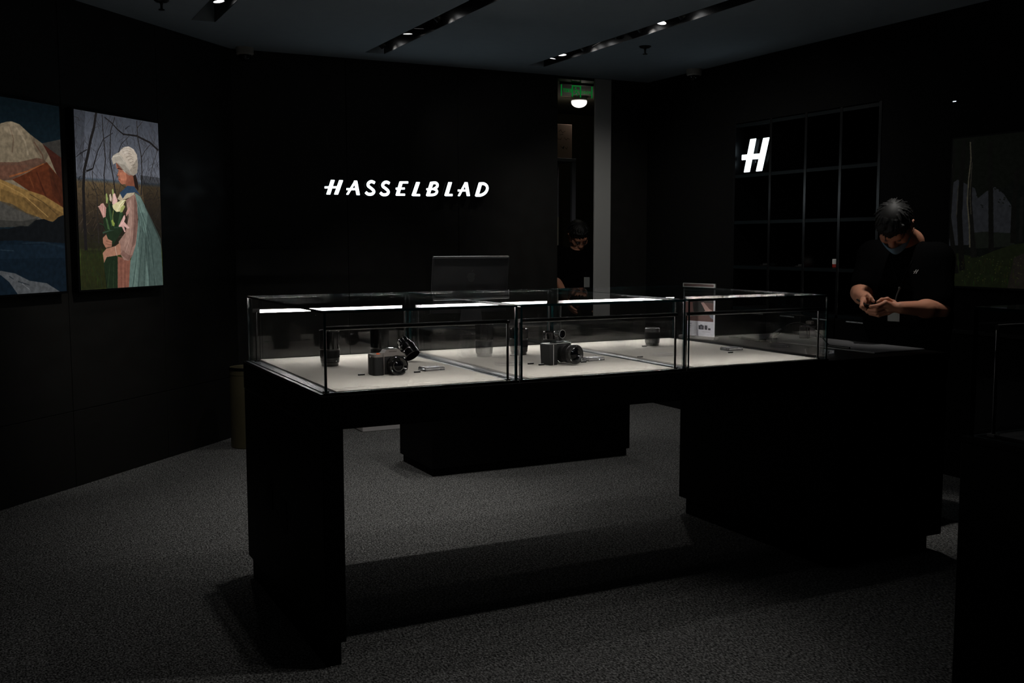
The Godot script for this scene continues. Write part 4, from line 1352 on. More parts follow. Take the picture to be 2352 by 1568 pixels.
# ================================================================ right end of the table
func table_end() -> void:
	var y := TABLE_TOP + 0.0005
	var m := put("work_mat", null, "mat_grey", null, mesh_of(B.new().at(Transform3D(Basis(Vector3.UP, 0.05), Vector3(3.615, y, -3.80))).box(Vector3(-0.165, 0, -0.475), Vector3(0.165, 0.006, 0.475), 0.003)))
	tag(m, "grey rectangular felt work mat on the right end of table", "mat")
	y += 0.0065
	# small tabletop banner
	var bn := thing("tabletop_banner", "small white tabletop banner with dark product pictures, behind the cases", "banner", Vector3(3.215, TABLE_TOP + 0.001, -4.24), 0.0)
	bn.rotation.y = -PI / 2 + 0.26
	put("base", bx(-0.115, 0, -0.02, 0.115, 0.016, 0.02, 0.004), "aluminium_bright", bn)
	lit_banner()
	put("sheet", bx(-0.1, 0.014, -0.0026, 0.1, 0.279, -0.0006), "print_white", bn)
	put_mesh("print", screen_mesh(-0.1, 0.016, 0.1, 0.258, 0.0), "banner_print", bn)
	put("top_rail", bx(-0.101, 0.262, -0.005, 0.101, 0.282, 0.005, 0.001), "print_white", bn)
	put("rail_picture", bx(-0.094, 0.2655, 0.0045, 0.094, 0.2785, 0.0056), "banner_brown", bn)
	put("pole", B.new().tube([Vector3(0, 0.014, -0.008), Vector3(0, 0.27, -0.008)], 0.003, 8), "steel", bn)
	# cable with a plug, propped up on the mat
	var cb := thing("charging_cable", "black cable arching from its plug across the grey mat", "cable", Vector3(3.40, y, -3.86))
	var path := []
	for i in 15:
		var t := i / 14.0
		path.append(Vector3(0.05 + 0.03 * t, maxf(0.0042, 0.060 + 0.055 * sin(t * 2.2 + 0.35) - 0.09 * t * t), 0.0 + 0.26 * t))
	put("cord", B.new().tube(path, 0.0035, 10), "cord_dark", cb)
	var pb := B.new()
	pb.xf = Transform3D(Basis(Vector3(0.85, 0.5, 0.15).normalized(), Vector3(-0.5, 0.85, 0).normalized(), Vector3(0.1, 0, 1).normalized()).orthonormalized(), Vector3(0.012, 0.036, -0.035))
	pb.box(Vector3(-0.045, -0.008, -0.012), Vector3(0.045, 0.008, 0.012), 0.003)
	put("plug", pb, "plastic_black", cb)
	var foot := bx(-0.03, 0, -0.05, 0.01, 0.025, -0.01, 0.004)
	put("plug_cradle", foot, "plastic_black", cb)
	var tb := put("card_reader", null, "plastic_black", null, mesh_of(B.new().at(Transform3D(Basis(Vector3.UP, -0.1), Vector3(3.40, y + 0.0005, -4.0))).box(Vector3(-0.05, 0, -0.08), Vector3(0.05, 0.012, 0.08), 0.003)))
	tag(tb, "flat black card reader lying at the back of the mat", "card reader")
	var pen := put("pen", B.new().tube([Vector3(3.462, y + 0.0055, -3.60), Vector3(3.468, y + 0.0055, -3.46)], 0.0055, 10), "plastic_black")
	tag(pen, "black pen lying on the front of the grey mat", "pen")
	# camera body with a lens, standing beyond the glass
	var k := thing("compact_camera", "dim black camera standing on the grey mat, behind the glass corner", "camera", Vector3(3.70, y, -3.985), 0.45)
	put("body", bx(-0.055, 0, -0.02, 0.055, 0.066, 0.02, 0.004), "plastic_black", k)
	put("finder", bx(0.012, 0.066, -0.015, 0.05, 0.084, 0.018, 0.004), "graphite", k)
	put("lens", B.new().at(Transform3D(Basis.IDENTITY, Vector3(0.0, 0.034, 0.02)) * axis_z()).lathe([[0.0, 0.0], [0.028, 0.0], [0.029, 0.03], [0.026, 0.032], [0.0, 0.028]], 32), "lens_black", k)
	put("grip", bx(-0.058, 0.0, 0.018, -0.034, 0.06, 0.03, 0.004), "leather", k)
	put("mark", bx(-0.024, 0.056, 0.0195, 0.0, 0.061, 0.0205), "print_grey", k)
	var ab := thing("acrylic_block", "small clear acrylic block at the front edge of the mat", "block", Vector3(3.27, TABLE_TOP + 0.0005, -3.40), 0.1)
	put("block", bx(-0.02, 0, -0.03, 0.02, 0.02, 0.03, 0.002), "acrylic", ab)


func lit_banner() -> void:
	var m := mat("banner_print", Color(1, 1, 1), 0.6)
	m.albedo_texture = paint_banner()
	mat("banner_brown", Color(0.42, 0.33, 0.32), 0.6)


# ================================================================ counter behind
func counter() -> void:
	var o := thing("service_counter", "black service counter standing behind the display table", "counter")
	put("body", bx(2.335, 0.05, -6.19, 3.738, 0.85, -5.65, 0.002), "table_black", o)
	put("plinth", bx(2.35, 0, -6.17, 3.725, 0.05, -5.67), "plinth_black", o)
	put("top", bx(2.32, 0.85, -6.21, 3.752, 0.885, -5.635, 0.003), "table_black", o)
	# all-in-one computer seen from behind
	var c := thing("desktop_computer", "dark grey desktop computer on the counter, seen from behind", "computer", Vector3(2.675, 0.8855, -5.86))
	put("foot", bx(-0.11, 0, -0.1, 0.11, 0.008, 0.08, 0.002), "aluminium", c)
	put("neck", B.new().prism(PackedVector2Array([Vector2(-0.08, 0.005), Vector2(0.08, 0.005), Vector2(0.055, 0.17), Vector2(-0.055, 0.17)]), 0.028, 0.036), "aluminium", c)
	var tilt := Transform3D(Basis(Vector3(1, 0, 0), 0.15), Vector3(0, 0.08, -0.005))
	var pn := put("panel", B.new().at(tilt).box(Vector3(-0.257, 0, -0.012), Vector3(0.257, 0.352, 0.012), 0.006), "aluminium", c)
	put("edge", B.new().at(tilt).box(Vector3(-0.254, 0.350, -0.012), Vector3(0.254, 0.3545, 0.0105), 0.001), "aluminium_bright", pn)
	# apple-shaped mark with a bite on the back
	var ap := PackedVector2Array()
	var s := 0.033
	for i in 40:
		var a := TAU * i / 40
		var r := 1.0 - 0.16 * absf(cos(a)) * (1.0 if sin(a) < 0 else 0.0)
		var q := Vector2(cos(a) * 0.9, sin(a)) * r
		q.y -= 0.16 * exp(-pow(q.x / 0.28, 2)) * signf(q.y)
		q.x *= 1.0 + 0.06 * q.y
		ap.append(q * s)
	var bite := PackedVector2Array()
	for i in 20:
		bite.append(Vector2(cos(TAU * i / 20), sin(TAU * i / 20)) * 0.46 * s + Vector2(1.12, 0.08) * s)
	var lb := B.new().at(tilt * Transform3D(Basis.IDENTITY, Vector3(0.0, 0.225, 0.0118)))
	for p in Geometry2D.clip_polygons(ap, bite):
		lb.prism(p, 0.0, 0.0012)
	var leaf := PackedVector2Array()
	for i in 8:
		leaf.append(Vector2(0.02 + 0.055 * i * 0.14 * 7, 0.0))
	leaf = PackedVector2Array([Vector2(0.0, 1.02), Vector2(0.05, 1.25), Vector2(0.2, 1.42), Vector2(0.38, 1.5), Vector2(0.36, 1.3), Vector2(0.22, 1.1)])
	for i in leaf.size():
		leaf[i] *= s
	lb.prism(leaf, 0.0, 0.0012)
	put("logo", lb, "logo_grey", pn)


func second_cabinet() -> void:
	var o := thing("display_cabinet", "black display cabinet with glass case at the right picture edge", "cabinet", Vector3(2.17, 0, -1.78))
	# corner at the origin; runs towards +x and +z
	put("body", bx(0, 0.06, 0, 1.0, 0.90, 0.95, 0.002), "table_black", o)
	put("plinth", bx(0.03, 0, 0.03, 0.97, 0.06, 0.92), "plinth_black", o)
	put("top", bx(-0.002, 0.90, -0.002, 1.002, 0.915, 0.952, 0.002), "table_black", o)
	var t := 0.008
	var y0 := 0.916
	var y1 := 1.24
	put("felt_board", bx(0.05, y0, 0.05, 0.97, y0 + 0.006, 0.92), "mat_grey", o)
	pane("side_pane", Vector3(0.014, y0, 0.012), Vector3(0.014 + t, y1 - t, 0.94), 0, o)
	pane("back_pane", Vector3(0.014 + t, y0, 0.012), Vector3(0.98, y1 - t, 0.012 + t), 2, o)
	pane("side_pane", Vector3(0.98, y0, 0.012), Vector3(0.98 + t, y1 - t, 0.94), 0, o)
	pane("front_pane", Vector3(0.014 + t, y0, 0.94 - t), Vector3(0.98, y1 - t, 0.94), 2, o)
	pane("top_pane", Vector3(0.014, y1 - t, 0.012), Vector3(0.98 + t, y1, 0.94), 1, o)
	var bar := put("light_bar", B.new().tube([Vector3(0.05, 1.19, 0.05), Vector3(0.95, 1.19, 0.05)], 0.0075, 12), "bar_black", o)
	put("post", B.new().tube([Vector3(0.055, y0, 0.05), Vector3(0.055, 1.186, 0.05)], 0.0045, 10), "bar_black", bar)
	put("post_foot", bx(0.044, y0, 0.039, 0.066, y0 + 0.008, 0.061, 0.001), "steel", bar)


# ================================================================ store room behind the doorway
func store_room() -> void:
	var sb := put("wall_store_back", bx(3.6, 0, -9.9, 6.6, CEIL, -9.8), "olive_wall")
	structure(sb, "dim olive back wall of the store room beyond the doorway")
	var sl := put("wall_store_left", bx(3.6, 0, -9.8, 3.7, CEIL, -7.80), "olive_wall")
	structure(sl, "dim olive left wall of the store room")
	var sr := put("wall_store_right", bx(6.5, 0, -9.8, 6.6, CEIL, -7.80), "olive_wall")
	structure(sr, "dim olive right wall of the store room")
	for k in [[3.7, 4.27], [4.80, 6.5]]:
		var sf2 := put("wall_store_front", bx(k[0], 0, BACK - 0.152, k[1], CEIL, BACK - 0.141), "olive_wall")
		structure(sf2, "olive inner face of the shop's back wall beside the doorway")
	var c := put("ceiling_store", bx(3.6, CEIL, -9.9, 6.6, CEIL + 0.1, -7.721), "olive_wall")
	structure(c, "dim store room ceiling above the exit sign")
	# bowl lamp
	var l := thing("bowl_lamp", "bright white bowl lamp hanging under the green exit sign", "lamp", Vector3(5.085, CEIL, -8.6))
	put("plate", B.new().lathe([[0.0, -0.038], [0.07, -0.038], [0.075, -0.03], [0.075, 0.0], [0.0, 0.0]], 28), "white_paint", l)
	var prof := []
	for i in 9:
		var a := -PI / 2 + PI / 2 * i / 8
		prof.append([cos(a) * 0.074 if i > 0 else 0.0, -0.05 + sin(a) * 0.05])
	prof.append([0.074, -0.038])
	put("bowl", B.new().lathe(prof, 28), "store_lamp", l)
	omni(Vector3(5.085, CEIL - 0.12, -8.6), 0.03, Color(1, 0.97, 0.9), 0.05)
	# hanging exit sign, its lettering facing the store room
	var e := thing("exit_sign", "green lit hanging glass exit sign in the doorway, seen from behind", "exit sign", Vector3(4.588, 2.686, -7.80))
	put("glass_plate", bx(-0.153, -0.05, -0.004, 0.153, 0.05, 0.004), "glass", e)
	put("housing", bx(-0.16, 0.05, -0.02, 0.16, 0.079, 0.02, 0.003), "bezel", e)
	var sides := B.new()
	for sx in [-0.151, 0.151]:
		sides.box(Vector3(sx - 0.002, -0.049, -0.006), Vector3(sx + 0.002, 0.049, 0.006))
	put("side_glow", sides, "exit_green", e)
	var words := TextMesh.new()
	words.text = "EXIT"
	var sf := SystemFont.new()
	sf.font_names = PackedStringArray(["Droid Sans"])
	sf.font_weight = 700
	words.font = sf
	words.font_size = 32
	words.pixel_size = 0.0013
	words.depth = 0.003
	words.material = M["exit_green"]
	var wm := MeshInstance3D.new()
	wm.name = "lettering"
	wm.mesh = words
	wm.rotation.y = PI
	wm.position = Vector3(-0.089, 0.002, -0.006)
	e.add_child(wm)
	# running figure in its frame
	var fig := B.new()
	for r in [[-0.046, 0.040, 0.046, 0.049], [-0.046, -0.049, -0.034, 0.040], [0.034, -0.049, 0.046, 0.040]]:
		fig.box(Vector3(r[0], r[1], -0.007), Vector3(r[2], r[3], -0.004))
	for st in [[5.0, 2, 14, -2, -6], [3.2, 2, 12, 20, 6, 24, -2], [3.2, 0, 12, -16, 10, -22, 0], [3.6, -2, -6, 14, -18, 8, -36], [3.6, -4, -6, -14, -22, -28, -24]]:
		for p in stroke_polys([st]):
			fig.prism(p, -0.007, -0.004)
	fig.at(Transform3D(Basis.IDENTITY, Vector3(-0.008, 0.028, -0.0055))).prism(circle(0.0075, 16), -0.0015, 0.0015)
	put("running_figure", fig, "exit_green", e)
	# four written signs meaning safe way out, mirrored from here
	var han := B.new()
	han.xf = Transform3D(Basis(Vector3.UP, PI), Vector3(0.097, -0.003, -0.0055))
	var glyphs := [
		[[0, 10, 0, 7], [-9, 6, 9, 6], [-9, 6, -9, 3], [9, 6, 9, 3], [-2, 4, -6, -4], [-6, -4, 7, -10], [4, 2, -8, -10], [-10, -1, 10, -1]],
		[[0, 10, -10, 1], [0, 10, 10, 1], [-6, 1, 6, 1], [-6, -4, 6, -4], [-10, -10, 10, -10], [0, 1, 0, -10]],
		[[0, 10, 0, -9], [-7, 6, -7, 1], [-7, 1, 7, 1], [7, 6, 7, 1], [-9, -2, -9, -9], [-9, -9, 9, -9], [9, -2, 9, -9]],
		[[-8, 7, 8, 7], [-8, 7, -8, -9], [8, 7, 8, -9], [-8, -9, 8, -9]],
	]
	for i in 4:
		for q in glyphs[i]:
			for p in stroke_polys([[1.2, (i - 1.5) * 24 + q[0], q[1] * 1.3, (i - 1.5) * 24 + q[2], q[3] * 1.3]]):
				han.prism(p, -0.0015, 0.0015)
	put("lettering", han, "exit_green", e)
	area(Vector3(4.588, 2.686, -7.815), Vector3(0, 0, -1), Vector2(0.3, 0.09), 0.001, Color(0.1, 1, 0.4))
	# rack with a written-on box and a paper bag
	var r := thing("storage_rack", "grey metal storage rack inside the doorway, under the box", "rack")
	for x in [4.40, 5.035]:
		for z in [-8.95, -8.62]:
			put("upright", bx(x - 0.02, 0, z - 0.015, x + 0.02, 2.19, z + 0.015), "rack_grey", r)
	for y in [0.6, 1.25, 2.16]:
		put("shelf_board", bx(4.38, y, -8.97, 5.055, y + 0.03, -8.60, 0.002), "rack_grey", r)
	var b := thing("carton", "pale carton with handwriting on top of the storage rack", "box", Vector3(4.83, 2.1915, -8.77))
	put("box", bx(-0.26, 0, -0.16, 0.185, 0.315, 0.16, 0.003), "cardboard", b)
	var ink := B.new()
	for st in [[1.6, 40, 240, 60, 262, 80, 236, 110, 250], [1.6, 50, 215, 90, 222], [1.6, 100, 190, 120, 170, 140, 186, 158, 176], [1.6, 20, 180, 60, 170, 70, 190], [1.6, 60, 110, 90, 86, 100, 112, 80, 96], [1.6, 110, 100, 124, 84, 134, 104]]:
		for p in stroke_polys([st]):
			ink.prism(p, 0.1602, 0.1608)
	put("handwriting", ink, "ink", b)
	var pb := thing("paper_bag", "dim white paper bag on the rack shelf beside the doorway man", "bag", Vector3(4.77, 1.2815, -8.70))
	put("bag", B.new().prism(PackedVector2Array([Vector2(-0.13, 0), Vector2(0.12, 0), Vector2(0.125, 0.36), Vector2(-0.135, 0.36)]), -0.05, 0.05), "paper", pb)
	put("handle", B.new().tube([Vector3(-0.06, 0.355, 0.05), Vector3(-0.05, 0.44, 0.05), Vector3(0.04, 0.44, 0.05), Vector3(0.05, 0.355, 0.05)], 0.004, 8), "cord_dark", pb)


func circle(r: float, n: int) -> PackedVector2Array:
	var p := PackedVector2Array()
	for i in n:
		p.append(Vector2(cos(TAU * i / n), sin(TAU * i / n)) * r)
	return p


func dome_camera(label: String, at: Vector3) -> void:
	var o := thing("security_camera", label, "camera", at, 0.0, "security cameras at the ceiling")
	put("housing", B.new().lathe([[0.0, -0.05], [0.052, -0.05], [0.06, -0.042], [0.062, 0.0], [0.0, 0.0]], 28), "device_grey", o)
	var prof := []
	for i in 8:
		var a := -PI / 2 + PI / 2 * i / 8
		prof.append([cos(a) * 0.046 if i > 0 else 0.0, -0.05 + sin(a) * 0.046])
	prof.append([0.046, -0.049])
	put("dome", B.new().lathe(prof, 24), "dome_dark", o)


func small_fittings() -> void:
	dome_camera("pale security camera in the corner above the slanted wall end", Vector3(1.705, CEIL, -7.505))
	dome_camera("pale security camera at the ceiling by the shelf wall", Vector3(5.105, CEIL, -6.84))
	for k in [[Vector3(4.20, CEIL, -6.20), "small sprinkler head on the ceiling, right of the last slot"], [Vector3(0.96, CEIL, -6.26), "small sprinkler head on the ceiling above the slanted wall"]]:
		var o := thing("sprinkler", k[1], "sprinkler", k[0], 0.0, "ceiling sprinklers")
		put("plate", B.new().lathe([[0.0, -0.012], [0.03, -0.012], [0.042, -0.004], [0.042, 0.0], [0.0, 0.0]], 24), "slot_black", o)
		put("stem", B.new().lathe([[0.0, -0.05], [0.007, -0.05], [0.007, -0.03], [0.011, -0.012], [0.0, -0.012]], 16), "slot_black", o)
		put("deflector", B.new().lathe([[0.0, -0.056], [0.017, -0.056], [0.017, -0.052], [0.0, -0.05]], 20), "slot_black", o)
	var bin := thing("waste_bin", "round bronze waste bin by the slanted wall, behind the table leg", "bin", Vector3(1.585, 0, -7.14))
	put("drum", B.new().lathe([[0.0, 0.0], [0.118, 0.0], [0.122, 0.004], [0.122, 0.50], [0.124, 0.505], [0.124, 0.55], [0.119, 0.553], [0.114, 0.55], [0.112, 0.04], [0.0, 0.035]], 48), "bronze", bin)
	put("rim", B.new().lathe([[0.1245, 0.535], [0.1265, 0.538], [0.1265, 0.552], [0.1225, 0.556], [0.119, 0.554]], 48), "bar_black", bin)
	var wb := thing("white_box", "low white box on the floor against the back wall", "box", Vector3(2.80, 0, -7.40))
	put("box", bx(-0.35, 0, -0.13, 0.35, 0.14, 0.13, 0.004), "white_paint", wb)
	put("lid", bx(-0.353, 0.105, -0.133, 0.353, 0.145, 0.133, 0.004), "white_paint", wb)
	var st := thing("status_light", "tiny bright white lamp high on the right wall", "light", Vector3(RIGHT - 0.001, 2.225, -4.37))
	put("base", bx(-0.012, -0.008, -0.016, 0.0, 0.008, 0.016, 0.002), "bezel", st)
	put("lamp", bx(-0.016, -0.0025, -0.011, -0.011, 0.0025, 0.011, 0.0008), "status_white", st)


# ================================================================ people
# bones: [a, b, radius a, radius b, scale of space (Vector3)]; a smooth union of their distances is meshed with surface nets
func bone_d(bn: Array, p: Vector3) -> float:
	var a: Vector3 = bn[0]
	var s: Vector3 = bn[4] if bn.size() > 4 else Vector3.ONE
	var q := (p - a) * s
	var ab: Vector3 = (bn[1] - a) * s
	var l := ab.length_squared()
	var t := clampf(q.dot(ab) / l, 0.0, 1.0) if l > 1e-9 else 0.0
	return (q - ab * t).length() - lerpf(bn[2], bn[3], t)


func field(bones: Array, k: float, p: Vector3) -> float:
	var d := 1.0
	for bn in bones:
		var e := bone_d(bn, p)
		var h := maxf(k - absf(d - e), 0.0) / k
		d = minf(d, e) - h * h * k * 0.25
	return d


func on_surface(bones: Array, k: float, from: Vector3, dir: Vector3) -> Vector3:
	var p := from
	for i in 60:
		var d := field(bones, k, p)
		if d < 0.0008:
			break
		p += dir * d * 0.8
	return p


func nets(bones: Array, cell: float, k: float, xf := Transform3D.IDENTITY, cut = null) -> Array:
	var lo := Vector3.ONE * 1e9
	var hi := -lo
	for bn in bones:
		var s: Vector3 = bn[4] if bn.size() > 4 else Vector3.ONE
		var e := Vector3(1.0 / s.x, 1.0 / s.y, 1.0 / s.z) * maxf(bn[2], bn[3]) + Vector3.ONE * (cell * 3 + k * 0.3)
		lo = lo.min((bn[0] as Vector3).min(bn[1]) - e)
		hi = hi.max((bn[0] as Vector3).max(bn[1]) + e)
	var nx := int((hi.x - lo.x) / cell) + 2
	var ny := int((hi.y - lo.y) / cell) + 2
	var nz := int((hi.z - lo.z) / cell) + 2
	var g := PackedFloat32Array()
	g.resize(nx * ny * nz)
	g.fill(1.0)
	for bn in bones:
		var a: Vector3 = bn[0]
		var s: Vector3 = bn[4] if bn.size() > 4 else Vector3.ONE
		var ra: float = bn[2]
		var dr: float = bn[3] - ra
		var ab: Vector3 = (bn[1] - a) * s
		var il := 1.0 / maxf(ab.length_squared(), 1e-9)
		var e := Vector3(1.0 / s.x, 1.0 / s.y, 1.0 / s.z) * (maxf(bn[2], bn[3]) + k) + Vector3.ONE * cell * 2
		var b0 := ((a.min(bn[1]) - e - lo) / cell).floor()
		var b1 := ((a.max(bn[1]) + e - lo) / cell).ceil()
		for z in range(maxi(0, int(b0.z)), mini(nz, int(b1.z) + 1)):
			for y in range(maxi(0, int(b0.y)), mini(ny, int(b1.y) + 1)):
				var i := (z * ny + y) * nx
				for x in range(maxi(0, int(b0.x)), mini(nx, int(b1.x) + 1)):
					var q := (lo + Vector3(x, y, z) * cell - a) * s
					var t := clampf(q.dot(ab) * il, 0.0, 1.0)
					var d := (q - ab * t).length() - ra - dr * t
					var o := g[i + x]
					var h := maxf(k - absf(o - d), 0.0) / k
					g[i + x] = minf(o, d) - h * h * k * 0.25
	if cut != null:
		for z in nz:
			for y in ny:
				for x in nx:
					var i := (z * ny + y) * nx + x
					if g[i] < cell * 3:
						g[i] = maxf(g[i], cut.call(lo + Vector3(x, y, z) * cell))
	var id := {}
	var verts := PackedVector3Array()
	var step := [1, nx, nx * ny]
	var idx := PackedInt32Array()
	var corner := [0, 1, nx, nx + 1, nx * ny, nx * ny + 1, nx * ny + nx, nx * ny + nx + 1]
	for z in nz - 1:
		for y in ny - 1:
			for x in nx - 1:
				var i := (z * ny + y) * nx + x
				var v0 := g[i]
				if v0 > cell * 2.5 or v0 < -cell * 2.5:
					continue
				var mask := 0
				for c in 8:
					if g[i + corner[c]] < 0.0:
						mask |= 1 << c
				if mask == 0 or mask == 255:
					continue
				var sum := Vector3.ZERO
				var cnt := 0
				for c in 8:
					for ax in 3:
						var c2 := c | (1 << ax)
						if c2 == c or (mask >> c & 1) == (mask >> c2 & 1):
							continue
						var da := g[i + corner[c]]
						var db := g[i + corner[c2]]
						var p := Vector3(c & 1, c >> 1 & 1, c >> 2 & 1)
						p[ax] += da / (da - db)
						sum += p
						cnt += 1
				id[i] = verts.size()
				verts.append(xf * (lo + (Vector3(x, y, z) + sum / cnt) * cell))
	var flip := xf.basis.determinant() < 0
	for i in id:
		for ax in 3:
			var j: int = i + step[ax]
			if (g[i] < 0.0) == (g[j] < 0.0):
				continue
			var u: int = step[(ax + 1) % 3]
			var v: int = step[(ax + 2) % 3]
			if not (id.has(i - u) and id.has(i - v) and id.has(i - u - v)):
				continue
			var q := [id[i], id[i - u], id[i - u - v], id[i - v]]
			if (g[i] < 0.0) != flip:
				idx.append_array([q[0], q[2], q[1], q[0], q[3], q[2]])
			else:
				idx.append_array([q[0], q[1], q[2], q[0], q[2], q[3]])
	return [verts, idx]


func joined(list: Array, base: Vector3) -> ArrayMesh:   # several nets as one mesh with smooth normals
	var verts := PackedVector3Array()
	var idx := PackedInt32Array()
	for n in list:
		var off := verts.size()
		for v in n[0]:
			verts.append(v - base)
		for i in n[1]:
			idx.append(i + off)
	var nor := PackedVector3Array()
	nor.resize(verts.size())
	for i in range(0, idx.size(), 3):
		var a := verts[idx[i]]
		var f := (verts[idx[i + 2]] - a).cross(verts[idx[i + 1]] - a)
		for j in 3:
			nor[idx[i + j]] += f
	for i in nor.size():
		nor[i] = nor[i].normalized()
	var arr := []
	arr.resize(Mesh.ARRAY_MAX)
	arr[Mesh.ARRAY_VERTEX] = verts
	arr[Mesh.ARRAY_NORMAL] = nor
	arr[Mesh.ARRAY_INDEX] = idx
	var m := ArrayMesh.new()
	m.add_surface_from_arrays(Mesh.PRIMITIVE_TRIANGLES, arr)
	return m


func head_bones() -> Array:   # face towards +z, his left towards +x, eyes at y = 0
	var z := Vector3.ZERO
	var out := [[Vector3(0, 0.035, -0.015), Vector3(0, 0.035, -0.015), 0.078, 0.078, Vector3(1, 0.078 / 0.092, 0.078 / 0.098)],
		[Vector3(0, -0.03, 0.02), Vector3(0, -0.08, 0.05), 0.058, 0.036], [Vector3(0, -0.088, 0.06), Vector3(0, -0.088, 0.062), 0.026, 0.026],
		[Vector3(-0.03, 0.028, 0.066), Vector3(0.03, 0.028, 0.066), 0.024, 0.024], [Vector3(0, 0.004, 0.082), Vector3(0, -0.034, 0.100), 0.009, 0.013],
		[Vector3(-0.018, -0.061, 0.083), Vector3(0.018, -0.061, 0.083), 0.010, 0.010], [Vector3(-0.015, -0.073, 0.08), Vector3(0.015, -0.073, 0.08), 0.010, 0.010]]
	for s in [-1.0, 1.0]:
		out.append([Vector3(s * 0.04, -0.028, 0.05), Vector3(s * 0.045, -0.02, 0.035), 0.03, 0.03])
		out.append([Vector3(s * 0.062, -0.04, 0.0), Vector3(s * 0.04, -0.08, 0.03), 0.02, 0.022])
		out.append([Vector3(s * 0.013, -0.036, 0.09), Vector3(s * 0.013, -0.036, 0.09), 0.009, 0.009])
	return out


func ear_bones() -> Array:
	var out := []
	for s in [-1.0, 1.0]:
		var k := [Vector3(s * 0.076, 0.005, 0.004), Vector3(s * 0.086, 0.026, -0.008), Vector3(s * 0.09, 0.022, -0.026), Vector3(s * 0.085, -0.006, -0.022), Vector3(s * 0.078, -0.034, -0.004)]
		for i in 4:
			out.append([k[i], k[i + 1], 0.0065, 0.0065])
		out.append([Vector3(s * 0.078, 0.008, -0.012), Vector3(s * 0.079, -0.012, -0.008), 0.008, 0.008])
	return out


func hair_net(xf: Transform3D, seed_value: int, fringe: float) -> Array:
	var r := RandomNumberGenerator.new()
	r.seed = seed_value
	var bones := [[Vector3(0, 0.042, -0.02), Vector3(0, 0.042, -0.02), 0.085, 0.085, Vector3(1, 0.085 / 0.097, 0.085 / 0.104)]]
	var crown := Vector3(0.0, 0.135, -0.05)
	for i in 170:
		var az := r.randf() * TAU
		var el := r.randf_range(0.15, 1.1)
		var d := Vector3(sin(az) * cos(el), sin(el), cos(az) * cos(el))
		var p := Vector3(0, 0.04, -0.02) + Vector3(d.x * 0.084, d.y * 0.096, d.z * 0.103)
		var flow := (p - crown).normalized()
		flow = (flow - d * flow.dot(d)).normalized()
		bones.append([p - d * 0.001, p + flow * r.randf_range(0.025, 0.05) + d * r.randf_range(0.001, 0.006), 0.0055, 0.0022])
	for i in 16:
		var t := -1.0 + 2.0 * i / 15.0
		var p := Vector3(t * 0.06, 0.075 + 0.012 * r.randf(), 0.072 - 0.03 * t * t)
		bones.append([p, p + Vector3(0.008 * r.randf_range(-1, 1), -fringe * r.randf_range(0.7, 1.1), 0.013 - 0.01 * absf(t)), 0.012, 0.004])
	var cut := func(p: Vector3) -> float:
		# below the hair line: open over the face and the ears, lower at the nape
		var line := 0.046 if p.z > 0.05 else lerpf(-0.04, 0.03, clampf((p.z + 0.08) / 0.12, 0.0, 1.0))
		if p.z > 0.05:
			line = 0.06 - fringe
		return (line - p.y) * 0.8
	return nets(bones, 0.0035, 0.004, xf, cut)


func hand_net(fingers: Array, palm: Array) -> Array:
	var bones := palm.duplicate()
	for f in fingers:
		for i in f.size() - 1:
			bones.append([f[i], f[i + 1], lerpf(0.0098, 0.0075, float(i) / 3), lerpf(0.0098, 0.0075, float(i + 1) / 3)])
	return nets(bones, 0.003, 0.006)


